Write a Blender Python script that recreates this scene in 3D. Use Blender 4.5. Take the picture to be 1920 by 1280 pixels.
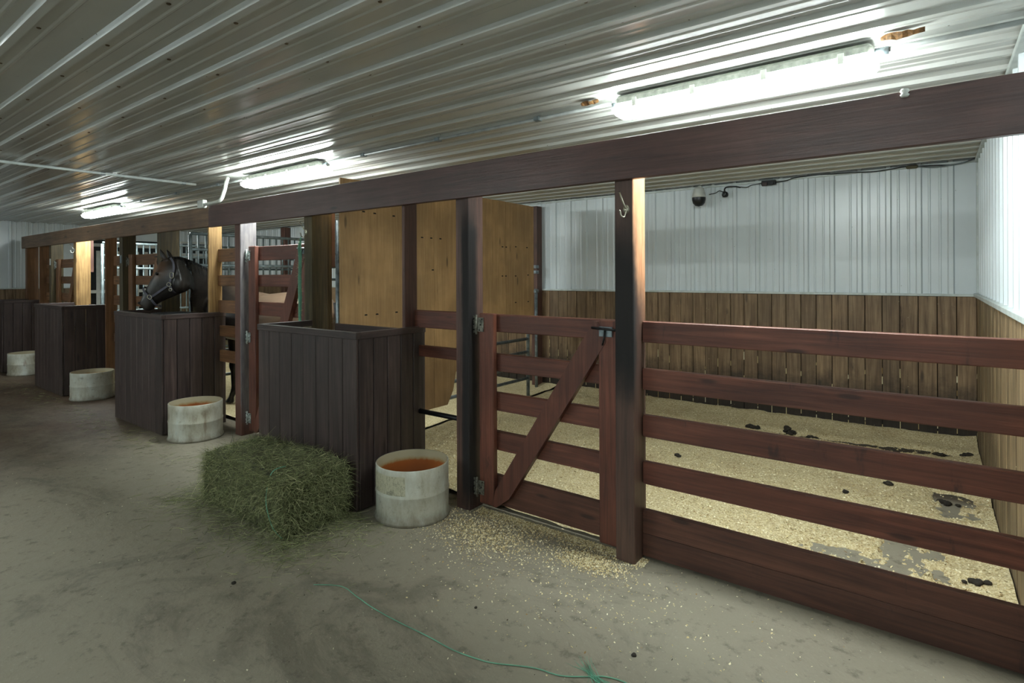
import bpy, bmesh, math, random
from mathutils import Vector, Matrix, noise

for o in list(bpy.data.objects): bpy.data.objects.remove(o)
random.seed(7)
S = bpy.context.scene
COL = S.collection

# ------------------------------------------------------------------ camera
YAW = math.radians(36.89)
cd = bpy.data.cameras.new('camera'); cam = bpy.data.objects.new('camera', cd); COL.objects.link(cam)
cd.sensor_width = 36.0; cd.lens = 1054.0 / 1920 * 36; cd.shift_y = -(640 - 517.2) / 1920
cd.clip_start = 0.05; cd.clip_end = 60
cam.matrix_world = Matrix.Translation((0, 0, 1.5)) @ Matrix.Rotation(YAW, 4, 'Z') @ Matrix.Rotation(math.pi/2, 4, 'X') @ Matrix.Rotation(-0.00403, 4, 'Z')
S.camera = cam
# ------------------------------------------------------------------ world, exposure
w = bpy.data.worlds.new('world'); S.world = w; w.use_nodes = True
w.node_tree.nodes['Background'].inputs[0].default_value = (0.6, 0.65, 0.66, 1)
w.node_tree.nodes['Background'].inputs[1].default_value = 0.15
vs = S.view_settings
vs.view_transform = 'Standard'; vs.look = 'None'; vs.gamma = 1; vs.use_curve_mapping = False
vs.exposure = 0.0
LAMP = 96.0           # strength of the tubes above the stalls
AISLE = 118.0           # strength of the tubes above the aisle, behind the photographer

# ------------------------------------------------------------------ node helpers
def lin(c):
    def f(v):
        v /= 255.0
        return v/12.92 if v <= .04045 else ((v+.055)/1.055)**2.4
    return (f(c[0]), f(c[1]), f(c[2]), 1)

class NT:
    def __init__(s, name):
        s.m = bpy.data.materials.new(name); s.m.use_nodes = True
        s.t = s.m.node_tree; s.n = s.t.nodes; s.l = s.t.links
        s.b = s.n['Principled BSDF']; s.tc = s.n.new('ShaderNodeTexCoord'); s.oi = s.n.new('ShaderNodeObjectInfo')
    def link(s, a, b): s.l.new(a, b)
    def val(s, v, inp):
        if hasattr(v, 'links'): s.l.new(v, inp)
        else: inp.default_value = v
    def vec(s, scale=(1,1,1), rnd=True, src='Object'):
        mp = s.n.new('ShaderNodeMapping'); mp.inputs['Scale'].default_value = scale
        if rnd:
            a = s.n.new('ShaderNodeVectorMath'); a.operation = 'MULTIPLY_ADD'
            cx = s.n.new('ShaderNodeCombineXYZ')
            for i in range(3): s.link(s.oi.outputs['Random'], cx.inputs[i])
            s.link(cx.outputs[0], a.inputs[0]); a.inputs[1].default_value = (31, 17, 23)
            s.link(s.tc.outputs[src], a.inputs[2]); s.link(a.outputs[0], mp.inputs[0])
        else: s.link(s.tc.outputs[src], mp.inputs[0])
        return mp.outputs[0]
    def noise(s, scale, vec=None, detail=3, rough=.55, dist=0, out='Fac'):
        n = s.n.new('ShaderNodeTexNoise'); n.inputs['Scale'].default_value = scale
        n.inputs['Detail'].default_value = detail; n.inputs['Roughness'].default_value = rough; n.inputs['Distortion'].default_value = dist
        if vec is not None: s.link(vec, n.inputs['Vector'])
        return n.outputs[out]
    def vor(s, scale, vec=None, feat='F1', out='Distance', rnd=1):
        n = s.n.new('ShaderNodeTexVoronoi'); n.feature = feat; n.inputs['Scale'].default_value = scale; n.inputs['Randomness'].default_value = rnd
        if vec is not None: s.link(vec, n.inputs['Vector'])
        return n.outputs[out]
    def ramp(s, fac, pts):
        n = s.n.new('ShaderNodeValToRGB'); s.link(fac, n.inputs[0]); e = n.color_ramp.elements
        while len(e) < len(pts): e.new(0.5)
        for el, (p, c) in zip(e, pts):
            el.position = p; el.color = c if isinstance(c, tuple) and len(c) == 4 else (lin(c) if isinstance(c, tuple) else (c, c, c, 1))
        return n.outputs[0]
    def mix(s, fac, a, b, mode='MIX'):
        n = s.n.new('ShaderNodeMix'); n.data_type = 'RGBA'; n.blend_type = mode
        s.val(fac, n.inputs[0])
        for v, i in ((a, 6), (b, 7)):
            if isinstance(v, tuple) and len(v) == 3: v = lin(v)
            s.val(v, n.inputs[i])
        return n.outputs[2]
    def math(s, op, a, b=0.0, c=0.0, clamp=False):
        n = s.n.new('ShaderNodeMath'); n.operation = op; n.use_clamp = clamp
        s.val(a, n.inputs[0]); s.val(b, n.inputs[1]); s.val(c, n.inputs[2])
        return n.outputs[0]
    def sep(s, v):
        n = s.n.new('ShaderNodeSeparateXYZ'); s.link(v, n.inputs[0]); return n.outputs
    def rng(s, v, a, b, c=0, d=1):
        n = s.n.new('ShaderNodeMapRange'); s.link(v, n.inputs[0]); n.interpolation_type = 'SMOOTHSTEP'
        for i, x in enumerate((a, b, c, d)): n.inputs[i+1].default_value = x
        return n.outputs[0]
    def bump(s, h, strength=.3, dist=.005):
        n = s.n.new('ShaderNodeBump'); n.inputs['Strength'].default_value = strength; n.inputs['Distance'].default_value = dist
        s.link(h, n.inputs['Height']); s.link(n.outputs[0], s.b.inputs['Normal'])
    def done(s, col, rough=.6, metal=0, spec=None):
        if isinstance(col, tuple) and len(col) == 3: col = lin(col)
        s.val(col, s.b.inputs['Base Color']); s.val(rough, s.b.inputs['Roughness']); s.b.inputs['Metallic'].default_value = metal
        if spec is not None: s.b.inputs['Specular IOR Level'].default_value = spec
        return s.m

def plain(name, c, rough=.5, metal=0, var=.25, scale=12):
    s = NT(name)
    n = s.noise(scale, s.vec(), 4)
    d = tuple(int(x*(1-var)) for x in c)
    h = tuple(min(255, int(x*(1+var*.5))) for x in c)
    return s.done(s.ramp(n, [(.3, d), (.7, h)]), rough, metal)

_wc = {}
def wood(kind, ax):
    key = (kind, ax)
    if key in _wc: return _wc[key]
    dark, light, mid, rough = {
        'fence': ((72, 40, 31), (126, 76, 58), (102, 58, 44), .5),
        'beam':  ((70, 46, 41), (102, 72, 66), (86, 58, 53), .36),
        'beam2': ((92, 70, 52), (142, 112, 86), (120, 93, 70), .5),
        'post':  ((70, 47, 41), (120, 84, 70), (98, 67, 57), .5),
        'raw':   ((120, 88, 52), (196, 160, 108), (165, 130, 82), .6),
        'olive': ((54, 46, 31), (104, 90, 60), (78, 67, 44), .6),
        'brown': ((84, 56, 34), (142, 102, 68), (116, 80, 50), .55),
        'low':   ((60, 36, 28), (104, 67, 52), (82, 50, 39), .5),
        'bin':   ((44, 33, 31), (82, 68, 63), (62, 49, 46), .5),
        'plank': ((92, 72, 52), (160, 136, 106), (128, 104, 78), .6),
        'plank_side': ((98, 80, 58), (178, 154, 118), (142, 120, 90), .6),
        'ply':   ((156, 122, 80), (186, 152, 108), (172, 136, 92), .6),
    }[kind]
    s = NT('wood_%s_%s' % (kind, ax))
    sc = {'x': (1.2, 26, 26), 'y': (26, 1.2, 26), 'z': (26, 26, 1.2)}[ax]
    g = s.noise(1.6, s.vec(sc), 5, .6, .6)
    fine = s.noise(5.5, s.vec(sc), 3, .7)
    patch = s.noise(2.2, s.vec((1, 1, 1)), 4, .6)
    col = s.ramp(g, [(.28, dark), (.5, mid), (.74, light)])
    col = s.mix(s.rng(fine, .45, .8, 0, .22), col, lin(dark))
    vcol = s.mix(s.rng(patch, .35, .72), (.70, .69, .68, 1), (1.15, 1.14, 1.12, 1))
    col = s.mix(.75, col, vcol, 'MULTIPLY')
    # each board its own depth of stain
    rv = s.math('MULTIPLY_ADD', s.oi.outputs['Random'], .34, .82)
    cx = s.n.new('ShaderNodeCombineColor')
    for i in range(3): s.link(rv, cx.inputs[i])
    col = s.mix(1.0, col, cx.outputs[0], 'MULTIPLY')
    # knots
    ks = {'x': (1.2, 5, 5), 'y': (5, 1.2, 5), 'z': (5, 5, 1.2)}[ax]
    k = s.vor(1.5, s.vec(ks)); km = s.rng(k, .05, .13, 1, 0)
    col = s.mix(s.math('MULTIPLY', km, .75), col, tuple(int(c*.55) for c in dark))
    if kind in ('fence', 'low', 'post', 'plank', 'plank_side'):
        # dark dribbles and grime
        st = s.noise(3.2, s.vec((3, 3, .8)), 5, .65)
        col = s.mix(s.rng(st, .60, .72, 0, .65), col, (30, 22, 20))
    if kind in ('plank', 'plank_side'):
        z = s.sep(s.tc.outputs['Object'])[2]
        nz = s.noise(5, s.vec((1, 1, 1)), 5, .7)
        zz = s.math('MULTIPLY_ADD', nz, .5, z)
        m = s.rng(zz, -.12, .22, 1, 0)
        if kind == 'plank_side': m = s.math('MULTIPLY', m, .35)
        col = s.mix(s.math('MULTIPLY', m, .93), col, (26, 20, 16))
        sp = s.rng(s.vor(26, s.vec((1, 1, 1))), .04, .09, 1, 0)
        spn = s.rng(s.noise(3, s.vec((1, 1, 1))), .52, .62)
        col = s.mix(s.math('MULTIPLY', sp, spn), col, (200, 190, 150))
    if kind == 'ply':
        z = s.sep(s.tc.outputs['Object'])[2]
        nz = s.noise(4, s.vec((1, 1, 1)), 5, .7)
        m = s.rng(s.math('MULTIPLY_ADD', nz, .5, z), -.45, -.15, 1, 0)
        col = s.mix(s.math('MULTIPLY', m, .45), col, (70, 48, 30))
    if kind == 'bin':
        z = s.sep(s.tc.outputs['Object'])[2]
        m = s.rng(s.math('MULTIPLY_ADD', patch, .3, z), -.5, -.25, .35, 0)
        col = s.mix(m, col, (70, 62, 50))
    s.bump(s.math('ADD', g, s.math('MULTIPLY', fine, .5)), .35, .003)
    r = s.math('MULTIPLY_ADD', fine, .25, rough - .1)
    _wc[key] = s.done(col, r)
    return _wc[key]

def stained_post(name, base, z0, z1, side, face=None, fz=0.1, xmin=-9):
    """post with the black creosote band of its own shape (object z from z0 to z1) and a right side coloured as bare wood or as lamp-lit"""
    s = NT(name)
    g = s.noise(1.6, s.vec((26, 26, 1.2)), 5, .6, .6)
    d, l = base
    col = s.ramp(g, [(.3, d), (.7, l)])
    x, y, z = s.sep(s.tc.outputs['Object'])[0:3]
    n = s.noise(4, s.vec((1.5, 1.5, 1)), 4, .6)
    zz = s.math('MULTIPLY_ADD', n, .3, z)
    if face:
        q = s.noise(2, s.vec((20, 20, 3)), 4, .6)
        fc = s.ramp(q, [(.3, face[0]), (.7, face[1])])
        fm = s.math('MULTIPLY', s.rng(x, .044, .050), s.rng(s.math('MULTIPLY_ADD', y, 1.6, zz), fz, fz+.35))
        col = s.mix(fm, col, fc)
    m = s.math('MULTIPLY', s.rng(zz, z0, z0+.3), s.rng(zz, z1-.15, z1+.25, 1, 0))
    yy = s.math('MULTIPLY_ADD', n, .06, y)
    m = s.math('MULTIPLY', m, s.rng(yy, side-.01, side+.05, 1, 0))
    m = s.math('MULTIPLY', m, s.rng(s.math('MULTIPLY_ADD', n, .03, x), xmin, xmin+.03))
    col = s.mix(s.math('MULTIPLY', m, .93), col, (16, 17, 19))
    s.bump(g, .4, .004)
    return s.done(col, s.math('MULTIPLY_ADD', m, .2, .55))

# ------------------------------------------------------------------ object helpers
WL = {}   # world location of every unrotated object
def link(o, parent=None, loc=(0, 0, 0)):
    COL.objects.link(o); WL[o.name] = Vector(loc)
    if parent is not None:
        o.parent = parent; o.location = Vector(loc) - WL[parent.name]
    else: o.location = loc
    return o
def tag(o, label=None, cat=None, group=None, kind=None):
    if label: o['label'] = label
    if cat: o['category'] = cat
    if group: o['group'] = group
    if kind: o['kind'] = kind
    return o
def empty(name, loc, label=None, cat=None, group=None, kind=None):
    o = bpy.data.objects.new(name, None); o.empty_display_size = .05; link(o, None, loc)
    return tag(o, label, cat, group, kind)
def obj(name, me, m, parent=None, loc=(0, 0, 0), rot=None, smooth=False):
    o = bpy.data.objects.new(name, me)
    if m is not None and (not me.materials): me.materials.append(m)
    elif m is not None and me.materials[0] != m:
        link(o, parent, loc); o.material_slots[0].link = 'OBJECT'; o.material_slots[0].material = m
        if rot: o.rotation_euler = rot
        return o
    link(o, parent, loc)
    if rot: o.rotation_euler = rot
    if smooth:
        for p in me.polygons: p.use_smooth = True
    return o
_bx = {}
def boxmesh(dx, dy, dz, bev=.003):
    k = (round(dx, 4), round(dy, 4), round(dz, 4), bev)
    if k in _bx: return _bx[k]
    bm = bmesh.new(); bmesh.ops.create_cube(bm, size=1)
    bmesh.ops.scale(bm, vec=(dx, dy, dz), verts=bm.verts)
    if bev: bmesh.ops.bevel(bm, geom=bm.edges[:], offset=min(bev, min(dx, dy, dz)*.3), segments=1, profile=.5, affect='EDGES')
    me = bpy.data.meshes.new('board'); bm.to_mesh(me); bm.free(); _bx[k] = me
    return me
def box(name, x0, x1, y0, y1, z0, z1, m, parent=None, bev=.003, rot=None):
    dx, dy, dz = x1-x0, y1-y0, z1-z0
    if isinstance(m, str):
        ax = 'xyz'[[dx, dy, dz].index(max(dx, dy, dz))]
        m = wood(m, ax)
    return obj(name, boxmesh(dx, dy, dz, bev), m, parent, ((x0+x1)/2, (y0+y1)/2, (z0+z1)/2), rot)
def new_mesh(name, verts, faces):
    me = bpy.data.meshes.new(name); me.from_pydata([tuple(v) for v in verts], [], faces); me.update(); return me
def tube_geo(pts, r, seg=8, closed=False, V=None, F=None):
    V = [] if V is None else V; F = [] if F is None else F
    base = len(V); n = len(pts); pts = [Vector(p) for p in pts]
    up = None
    for i, p in enumerate(pts):
        if closed: t = pts[(i+1) % n] - pts[i-1]
        else: t = pts[min(i+1, n-1)] - pts[max(i-1, 0)]
        t.normalize()
        if up is None:
            up = Vector((0, 0, 1)) if abs(t.z) < .9 else Vector((1, 0, 0))
        a = (up - t*up.dot(t)).normalized(); b = t.cross(a); up = a
        rr = r[i] if isinstance(r, (list, tuple)) else r
        for k in range(seg):
            th = 2*math.pi*k/seg
            V.append(p + (a*math.cos(th) + b*math.sin(th))*rr)
    m = n if closed else n-1
    for i in range(m):
        for k in range(seg):
            j = (i+1) % n
            F.append((base+i*seg+k, base+i*seg+(k+1) % seg, base+j*seg+(k+1) % seg, base+j*seg+k))
    if not closed:
        F.append(tuple(base+k for k in range(seg))[::-1]); F.append(tuple(base+(n-1)*seg+k for k in range(seg)))
    return V, F
def tube(name, pts, r, m, parent=None, seg=8, closed=False, loc=None):
    loc = Vector(loc if loc is not None else pts[0])
    V, F = tube_geo([Vector(p)-loc for p in pts], r, seg, closed)
    return obj(name, new_mesh(name, V, F), m, parent, loc, smooth=True)
def curve_pts(ctrl, n=6):
    P = [Vector(c) for c in ctrl]; out = []
    for i in range(len(P)-1):
        p0, p1, p2, p3 = P[max(i-1, 0)], P[i], P[i+1], P[min(i+2, len(P)-1)]
        for k in range(n):
            t = k/n
            out.append(.5*((2*p1) + (p2-p0)*t + (2*p0-5*p1+4*p2-p3)*t*t + (3*p1-p0-3*p2+p3)*t**3))
    out.append(P[-1]); return out
def lathe(name, prof, m, parent=None, loc=(0, 0, 0), seg=40, sx=1, sy=1, wob=0):
    V, F = [], []
    for i, (r, z) in enumerate(prof):
        for k in range(seg):
            th = 2*math.pi*k/seg
            q = 1 + wob*math.sin(2*th+1)
            V.append((r*q*sx*math.cos(th), r*q*sy*math.sin(th), z))
    for i in range(len(prof)-1):
        for k in range(seg):
            F.append((i*seg+k, i*seg+(k+1) % seg, (i+1)*seg+(k+1) % seg, (i+1)*seg+k))
    return obj(name, new_mesh(name, V, F), m, parent, loc, smooth=True)
def prism(name, outline, axis, a, b, m, parent=None, loc=(0, 0, 0)):
    """outline of (u, v) pairs swept along axis from a to b; u, v are the two other axes in order"""
    def P(u, v, t): return {'x': (t, u, v), 'y': (u, t, v), 'z': (u, v, t)}[axis]
    n = len(outline); V = [P(u, v, a) for u, v in outline] + [P(u, v, b) for u, v in outline]
    F = [tuple(range(n)), tuple(range(2*n-1, n-1, -1))] + [(i, i+n, (i+1) % n + n, (i+1) % n) for i in range(n)]
    V = [Vector(v) - Vector(loc) for v in V]
    me = new_mesh(name, V, F); bm = bmesh.new(); bm.from_mesh(me); bmesh.ops.recalc_face_normals(bm, faces=bm.faces); bm.to_mesh(me); bm.free()
    return obj(name, me, m, parent, loc)

# ------------------------------------------------------------------ plain materials
def metal_sheet(name, c, rough, dirt):
    s = NT(name)
    n = s.noise(1.3, s.vec((1, 1, 1), False), 4, .6)
    d = tuple(int(x*.96) for x in c)
    col = s.ramp(n, [(.35, d), (.65, c)])
    sp = s.rng(s.vor(9, s.vec((1, 1, 1))), .02, .045, 1, 0)
    col = s.mix(s.math('MULTIPLY', sp, dirt), col, (90, 80, 62))
    return s.done(col, rough, 0, .7)
M_WALL = metal_sheet('white_painted_wall_metal', (216, 224, 228), .3, .6)
M_CEIL = metal_sheet('white_painted_ceiling_metal', (196, 197, 192), .2, .9)
M_TRIM = plain('white_trim', (200, 208, 206), .4, 0, .1)
M_GALV = plain('galvanised_steel', (128, 138, 142), .35, .6, .3, 20)
M_GREY = plain('painted_grey_pipe', (112, 124, 126), .4, .3, .25, 16)
M_BLK = plain('black_plastic', (24, 25, 28), .35, 0, .2)
M_BLKPIPE = plain('black_pipe', (26, 27, 30), .35, .3, .3)
M_WHITE = plain('white_plastic', (205, 207, 200), .35, 0, .06)
M_HINGE = plain('zinc_hinge', (176, 184, 180), .35, .5, .5, 60)
M_HINGE_OLD = plain('rusty_zinc_hinge', (112, 110, 100), .5, .4, .6, 60)
M_NICKEL = plain('satin_nickel', (170, 166, 148), .3, .7, .2)
M_DARKGAP = plain('dark_backing', (20, 16, 13), .9)
M_TWINE = plain('green_baling_twine', (104, 164, 136), .5, 0, .2)
M_STRAP = plain('grey_nylon_strap', (74, 72, 84), .6, 0, .2)
M_CABLE = plain('black_cable', (22, 24, 27), .4)
M_GCABLE = plain('grey_cable', (110, 120, 124), .4)
M_SPLINT = plain('torn_brown_wood', (112, 80, 46), .85, 0, .6, 60)
M_PAN = plain('black_rubber', (30, 30, 30), .7)

def lamp_mat(name, strength):
    m = bpy.data.materials.new(name); m.use_nodes = True; n = m.node_tree.nodes; b = n['Principled BSDF']
    b.inputs['Base Color'].default_value = (.9, .95, .95, 1)
    b.inputs['Emission Color'].default_value = (.90, 1.0, .985, 1); b.inputs['Emission Strength'].default_value = strength
    return m
M_HOUSING = plain('grey_lamp_housing', (118, 120, 112), .5, 0, .25, 40)
M_LENS = lamp_mat('lit_lens', LAMP); M_LENS2 = lamp_mat('lit_lens_aisle', AISLE)

# concrete
def concrete():
    s = NT('stable_concrete'); v = s.vec((1, 1, 1), False)
    a = s.noise(.55, v, 6, .6, .4); b = s.noise(2.4, v, 6, .65, .8); c = s.noise(14, v, 5, .7); d = s.noise(70, v, 3, .7)
    col = s.ramp(b, [(.28, (66, 53, 41)), (.45, (84, 70, 56)), (.6, (96, 83, 68)), (.78, (118, 105, 89))])
    brown = s.rng(a, .42, .62)
    col = s.mix(s.math('MULTIPLY', brown, .6), col, (96, 72, 54))
    st = s.noise(7, s.vec((1, 1.8, 1), False), 6, .75, 1.5)
    col = s.mix(s.rng(st, .52, .66, 0, .5), col, (64, 55, 44))
    col = s.mix(s.rng(st, .34, .44, .4, 0), col, (122, 114, 100))
    x, y = s.sep(s.tc.outputs['Object'])[0:2]
    # paler swept concrete beyond the near gate, mucky dark concrete inside the stalls
    xr = s.math('MULTIPLY', s.rng(s.math('MULTIPLY_ADD', b, 1.2, x), -1.3, 1.0), s.rng(y, 2.75, 2.9, 1, 0))
    col = s.mix(s.math('MULTIPLY', xr, .75), col, (148, 142, 125))
    col = s.mix(s.math('MULTIPLY', s.math('MULTIPLY', s.rng(x, -5.6, -5.0), s.rng(x, -4.2, -3.8, 1, 0)), s.math('MULTIPLY', s.rng(s.math('MULTIPLY_ADD', b, .6, y), 2.0, 2.4), .6)), col, (150, 146, 128))
    col = s.mix(s.rng(y, 2.80, 2.95, 0, .85), col, (66, 61, 54))
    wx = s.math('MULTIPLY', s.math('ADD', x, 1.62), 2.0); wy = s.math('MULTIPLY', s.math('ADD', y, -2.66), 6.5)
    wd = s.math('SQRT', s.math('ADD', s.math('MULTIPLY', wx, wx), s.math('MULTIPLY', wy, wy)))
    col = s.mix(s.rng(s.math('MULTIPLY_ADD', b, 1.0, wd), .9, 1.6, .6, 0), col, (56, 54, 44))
    dk = s.rng(s.noise(.9, s.vec((1, 1.7, 1), False), 6, .7, 1.2), .52, .66)
    col = s.mix(s.math('MULTIPLY', dk, .42), col, (66, 62, 50))
    col = s.mix(s.rng(c, .54, .70, 0, .45), col, (62, 54, 44))
    col = s.mix(s.rng(d, .6, .75, 0, .3), col, (176, 172, 156))
    h = s.math('ADD', s.math('MULTIPLY', b, 1.0), s.math('MULTIPLY', c, .35))
    h = s.math('ADD', h, s.math('MULTIPLY', d, .08))
    s.bump(h, .5, .02)
    return s.done(col, s.math('MULTIPLY_ADD', c, .3, .5), 0, .35)
M_CONC = concrete()
def shavings():
    s = NT('pine_shavings'); v = s.vec((1, 1, 1), False)
    a = s.vor(150, s.vec((1, 1, 1), False), out='Color'); k = s.sep(a)[0]
    b = s.noise(3, v, 5, .65); c = s.noise(45, v, 4, .7)
    col = s.ramp(k, [(.0, (172, 150, 110)), (.3, (200, 182, 138)), (.7, (216, 200, 158)), (1, (232, 220, 184))])
    col = s.mix(s.rng(b, .5, .72, 0, .4), col, (150, 118, 78))
    col = s.mix(s.rng(c, .62, .75, 0, .5), col, (96, 76, 50))
    s.bump(s.math('ADD', k, c), .9, .012)
    return s.done(col, .85, 0, .2)
M_SHAV = shavings()
def island(name, pts, rough=.8):
    s = NT(name); g = s.n.new('ShaderNodeNewGeometry')
    return s.done(s.ramp(g.outputs['Random Per Island'], pts), rough, 0, .2)
M_CHIP = island('shaving_chips', [(0, (140, 112, 72)), (.25, (200, 180, 132)), (.7, (226, 212, 168)), (1, (246, 238, 208))])
M_HAY = island('hay_strands', [(0, (72, 76, 48)), (.3, (112, 118, 80)), (.7, (142, 148, 106)), (.93, (176, 178, 132)), (1, (208, 202, 160))])
M_HAYBODY = plain('hay_body', (84, 86, 56), .95, 0, .5, 40)
M_GRIT = island('floor_grit', [(0, (40, 36, 28)), (.45, (70, 62, 48)), (.5, (190, 182, 150)), (1, (222, 216, 190))])
M_DUNG = plain('dung', (44, 38, 28), .9, 0, .5, 30)

# ------------------------------------------------------------------ room shell
XR, XL, YB, YF, H = .317, -12.95, 6.277, -2.5, 2.503
XA, YA = 2.7, 1.2        # alcove to the right of the photographer
def profile(length, first, proud=.019):
    """(s, height) points of 9-inch ribbed sheet from s=0 to length; first = position of first major rib"""
    P = [(0, 0)]; k = first
    while k < length - .02:
        for c, wb, wt, h in ((k, .052, .030, proud), (k+.0762, .022, .008, .005), (k+.1524, .022, .008, .005)):
            if c-wb/2 > P[-1][0]+.001 and c+wb/2 < length:
                P += [(c-wb/2, 0), (c-wt/2, h), (c+wt/2, h), (c+wb/2, 0)]
        k += .2286
    P.append((length, 0)); return P
def ribbed(parent, name, p0, dirv, up, nrm, length, height, m, off):
    """ribbed sheets 0.9144 wide, built one by one. p0 corner, dirv along the sheet widths, up along ribs, nrm towards the room"""
    dirv, up, nrm, p0 = Vector(dirv), Vector(up), Vector(nrm), Vector(p0)
    s = off; first = True
    while s < length - .01:
        L = min(.9144, length-s); a = max(s, 0)
        L = s+L-a; 
        prof = profile(L, (.1143 if s >= 0 else (.1143 + (-s)*-1) % .2286))
        V, F = [], []
        lift = .0006 if int(round((s-off)/.9144)) % 2 else 0
        org = p0 + dirv*a
        for (q, h) in prof:
            for t in (0, height): V.append(dirv*q + up*t + nrm*(h+lift))
        for i in range(len(prof)-1): F.append((2*i, 2*i+2, 2*i+3, 2*i+1))
        me = new_mesh('sheet', V, F)
        if me.polygons[0].normal.dot(nrm) < 0: me.flip_normals()
        obj('panel', me, m, parent, org)
        s += .9144
floor = empty('floor', (0, 0, 0), kind='structure')
box('slab', XL, XA, YF, YB, -.12, 0, M_CONC, floor, 0)
floor.children[0]['label'] = 'worn grey brown concrete slab'
ceil = empty('ceiling', (0, 0, H), kind='structure')
# ribs run along x; a rib at y = .85 + .2286 k -> sheets start at y = -2.5
ribbed(ceil, 'ceiling', (XL, YF, H), (0, 1, 0), (1, 0, 0), (0, 0, -1), YB-YF, XA-XL, M_CEIL, (.85-.1143-YF) % .9144 - .9144)
V, F = [], []
yy = .85-.2286*14
while yy < YB:
    xx = -12.6 + .03*math.sin(yy*7)
    while xx < XA:
        if yy > -1.2 and (xx < XR-.05 or yy < YA):
            b = len(V); y_ = yy+.045
            for k in range(6): V.append((xx+.007*math.cos(k*1.047), y_+.007*math.sin(k*1.047), H-.004))
            for k in range(6): V.append((xx+.009*math.cos(k*1.047), y_+.009*math.sin(k*1.047), H))
            F.append(tuple(b+k for k in range(6))); F += [(b+k, b+(k+1) % 6, b+6+(k+1) % 6, b+6+k) for k in range(6)]
        xx += .61
    yy += .2286
tag(obj('screws', new_mesh('screws', V, F), plain('rusty_screw', (96, 80, 58), .6, 0, .4, 30), ceil, (0, 0, 0)), 'small rusty screw heads in rows', kind='stuff')
wb = empty('wall_back', (XL, YB, 0), kind='structure')
CAP = 1.305
ribbed(wb, 'wall_back', (XR, YB, CAP+.02), (-1, 0, 0), (0, 0, 1), (0, -1, 0), XR-XL, H-CAP-.02, M_WALL, (XR-.121-.1143) % .9144 - .9144)
wr = empty('wall_right', (XR, YA, 0), kind='structure')
ribbed(wr, 'wall_right', (XR, YA, CAP+.02), (0, 1, 0), (0, 0, 1), (-1, 0, 0), YB-YA, H-CAP-.02, M_WALL, -.3)
wl = empty('wall_left', (XL, YF, 0), kind='structure')
ribbed(wl, 'wall_left', (XL, YF, CAP+.02), (0, 1, 0), (0, 0, 1), (1, 0, 0), 3.62-YF, H-CAP-.02, M_WALL, -.5)
ribbed(wl, 'wall_left', (XL, 5.12, CAP+.02), (0, 1, 0), (0, 0, 1), (1, 0, 0), YB-5.12, H-CAP-.02, M_WALL, 0)
box('header', XL-.02, XL, 3.62, 5.12, 2.24, H, M_WALL, wl, 0)
wf = empty('wall_front', (XL, YF, 0), kind='structure')
ribbed(wf, 'wall_front', (XL, YF, 0), (1, 0, 0), (0, 0, 1), (0, 1, 0), XA-XL, H, M_WALL, 0)
wa = empty('wall_alcove', (XA, YF, 0), kind='structure')
ribbed(wa, 'wall_alcove', (XA, YF, 0), (0, 1, 0), (0, 0, 1), (-1, 0, 0), YA-YF, H, M_WALL, 0)
ribbed(wa, 'wall_alcove', (XR, YA, 0), (1, 0, 0), (0, 0, 1), (0, -1, 0), XA-XR, H, M_WALL, 0)
# wainscot planks
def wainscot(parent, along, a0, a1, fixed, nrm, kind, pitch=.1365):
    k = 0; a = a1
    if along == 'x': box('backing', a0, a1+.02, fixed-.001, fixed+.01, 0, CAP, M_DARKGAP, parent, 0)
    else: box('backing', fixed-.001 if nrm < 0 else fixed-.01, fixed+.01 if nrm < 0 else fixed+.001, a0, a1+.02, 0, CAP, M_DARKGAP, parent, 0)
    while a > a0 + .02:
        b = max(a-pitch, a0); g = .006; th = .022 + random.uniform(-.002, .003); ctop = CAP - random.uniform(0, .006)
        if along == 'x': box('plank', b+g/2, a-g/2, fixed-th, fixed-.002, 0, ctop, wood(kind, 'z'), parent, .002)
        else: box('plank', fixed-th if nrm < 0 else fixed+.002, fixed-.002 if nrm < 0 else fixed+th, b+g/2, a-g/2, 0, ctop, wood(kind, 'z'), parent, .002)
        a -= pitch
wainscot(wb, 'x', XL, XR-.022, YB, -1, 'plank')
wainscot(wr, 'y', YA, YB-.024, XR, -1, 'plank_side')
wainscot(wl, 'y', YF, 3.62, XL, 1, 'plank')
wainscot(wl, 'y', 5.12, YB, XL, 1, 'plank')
# shavings packed in the lower joints of the back wall
V, F = [], []
x = XR-.022
while x > -4.3:
    z = .02
    while z < .62:
        hgt = random.uniform(.02, .09); 
        if random.random() < (.85 if z < .34 else .25):
            y = YB-.024 - .0012; b = len(V)
            V += [(x-.003, y, z), (x+.003, y, z), (x+.0025, y, z+hgt), (x-.0025, y, z+hgt)]; F.append((b, b+1, b+2, b+3))
        z += hgt + random.uniform(.0, .03)
    x -= .1365
tag(obj('joint_shavings', new_mesh('joint_shavings', V, F), M_CHIP, wb, (0, 0, 0)), 'pale shavings caught in the plank joints', kind='stuff')
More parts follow.
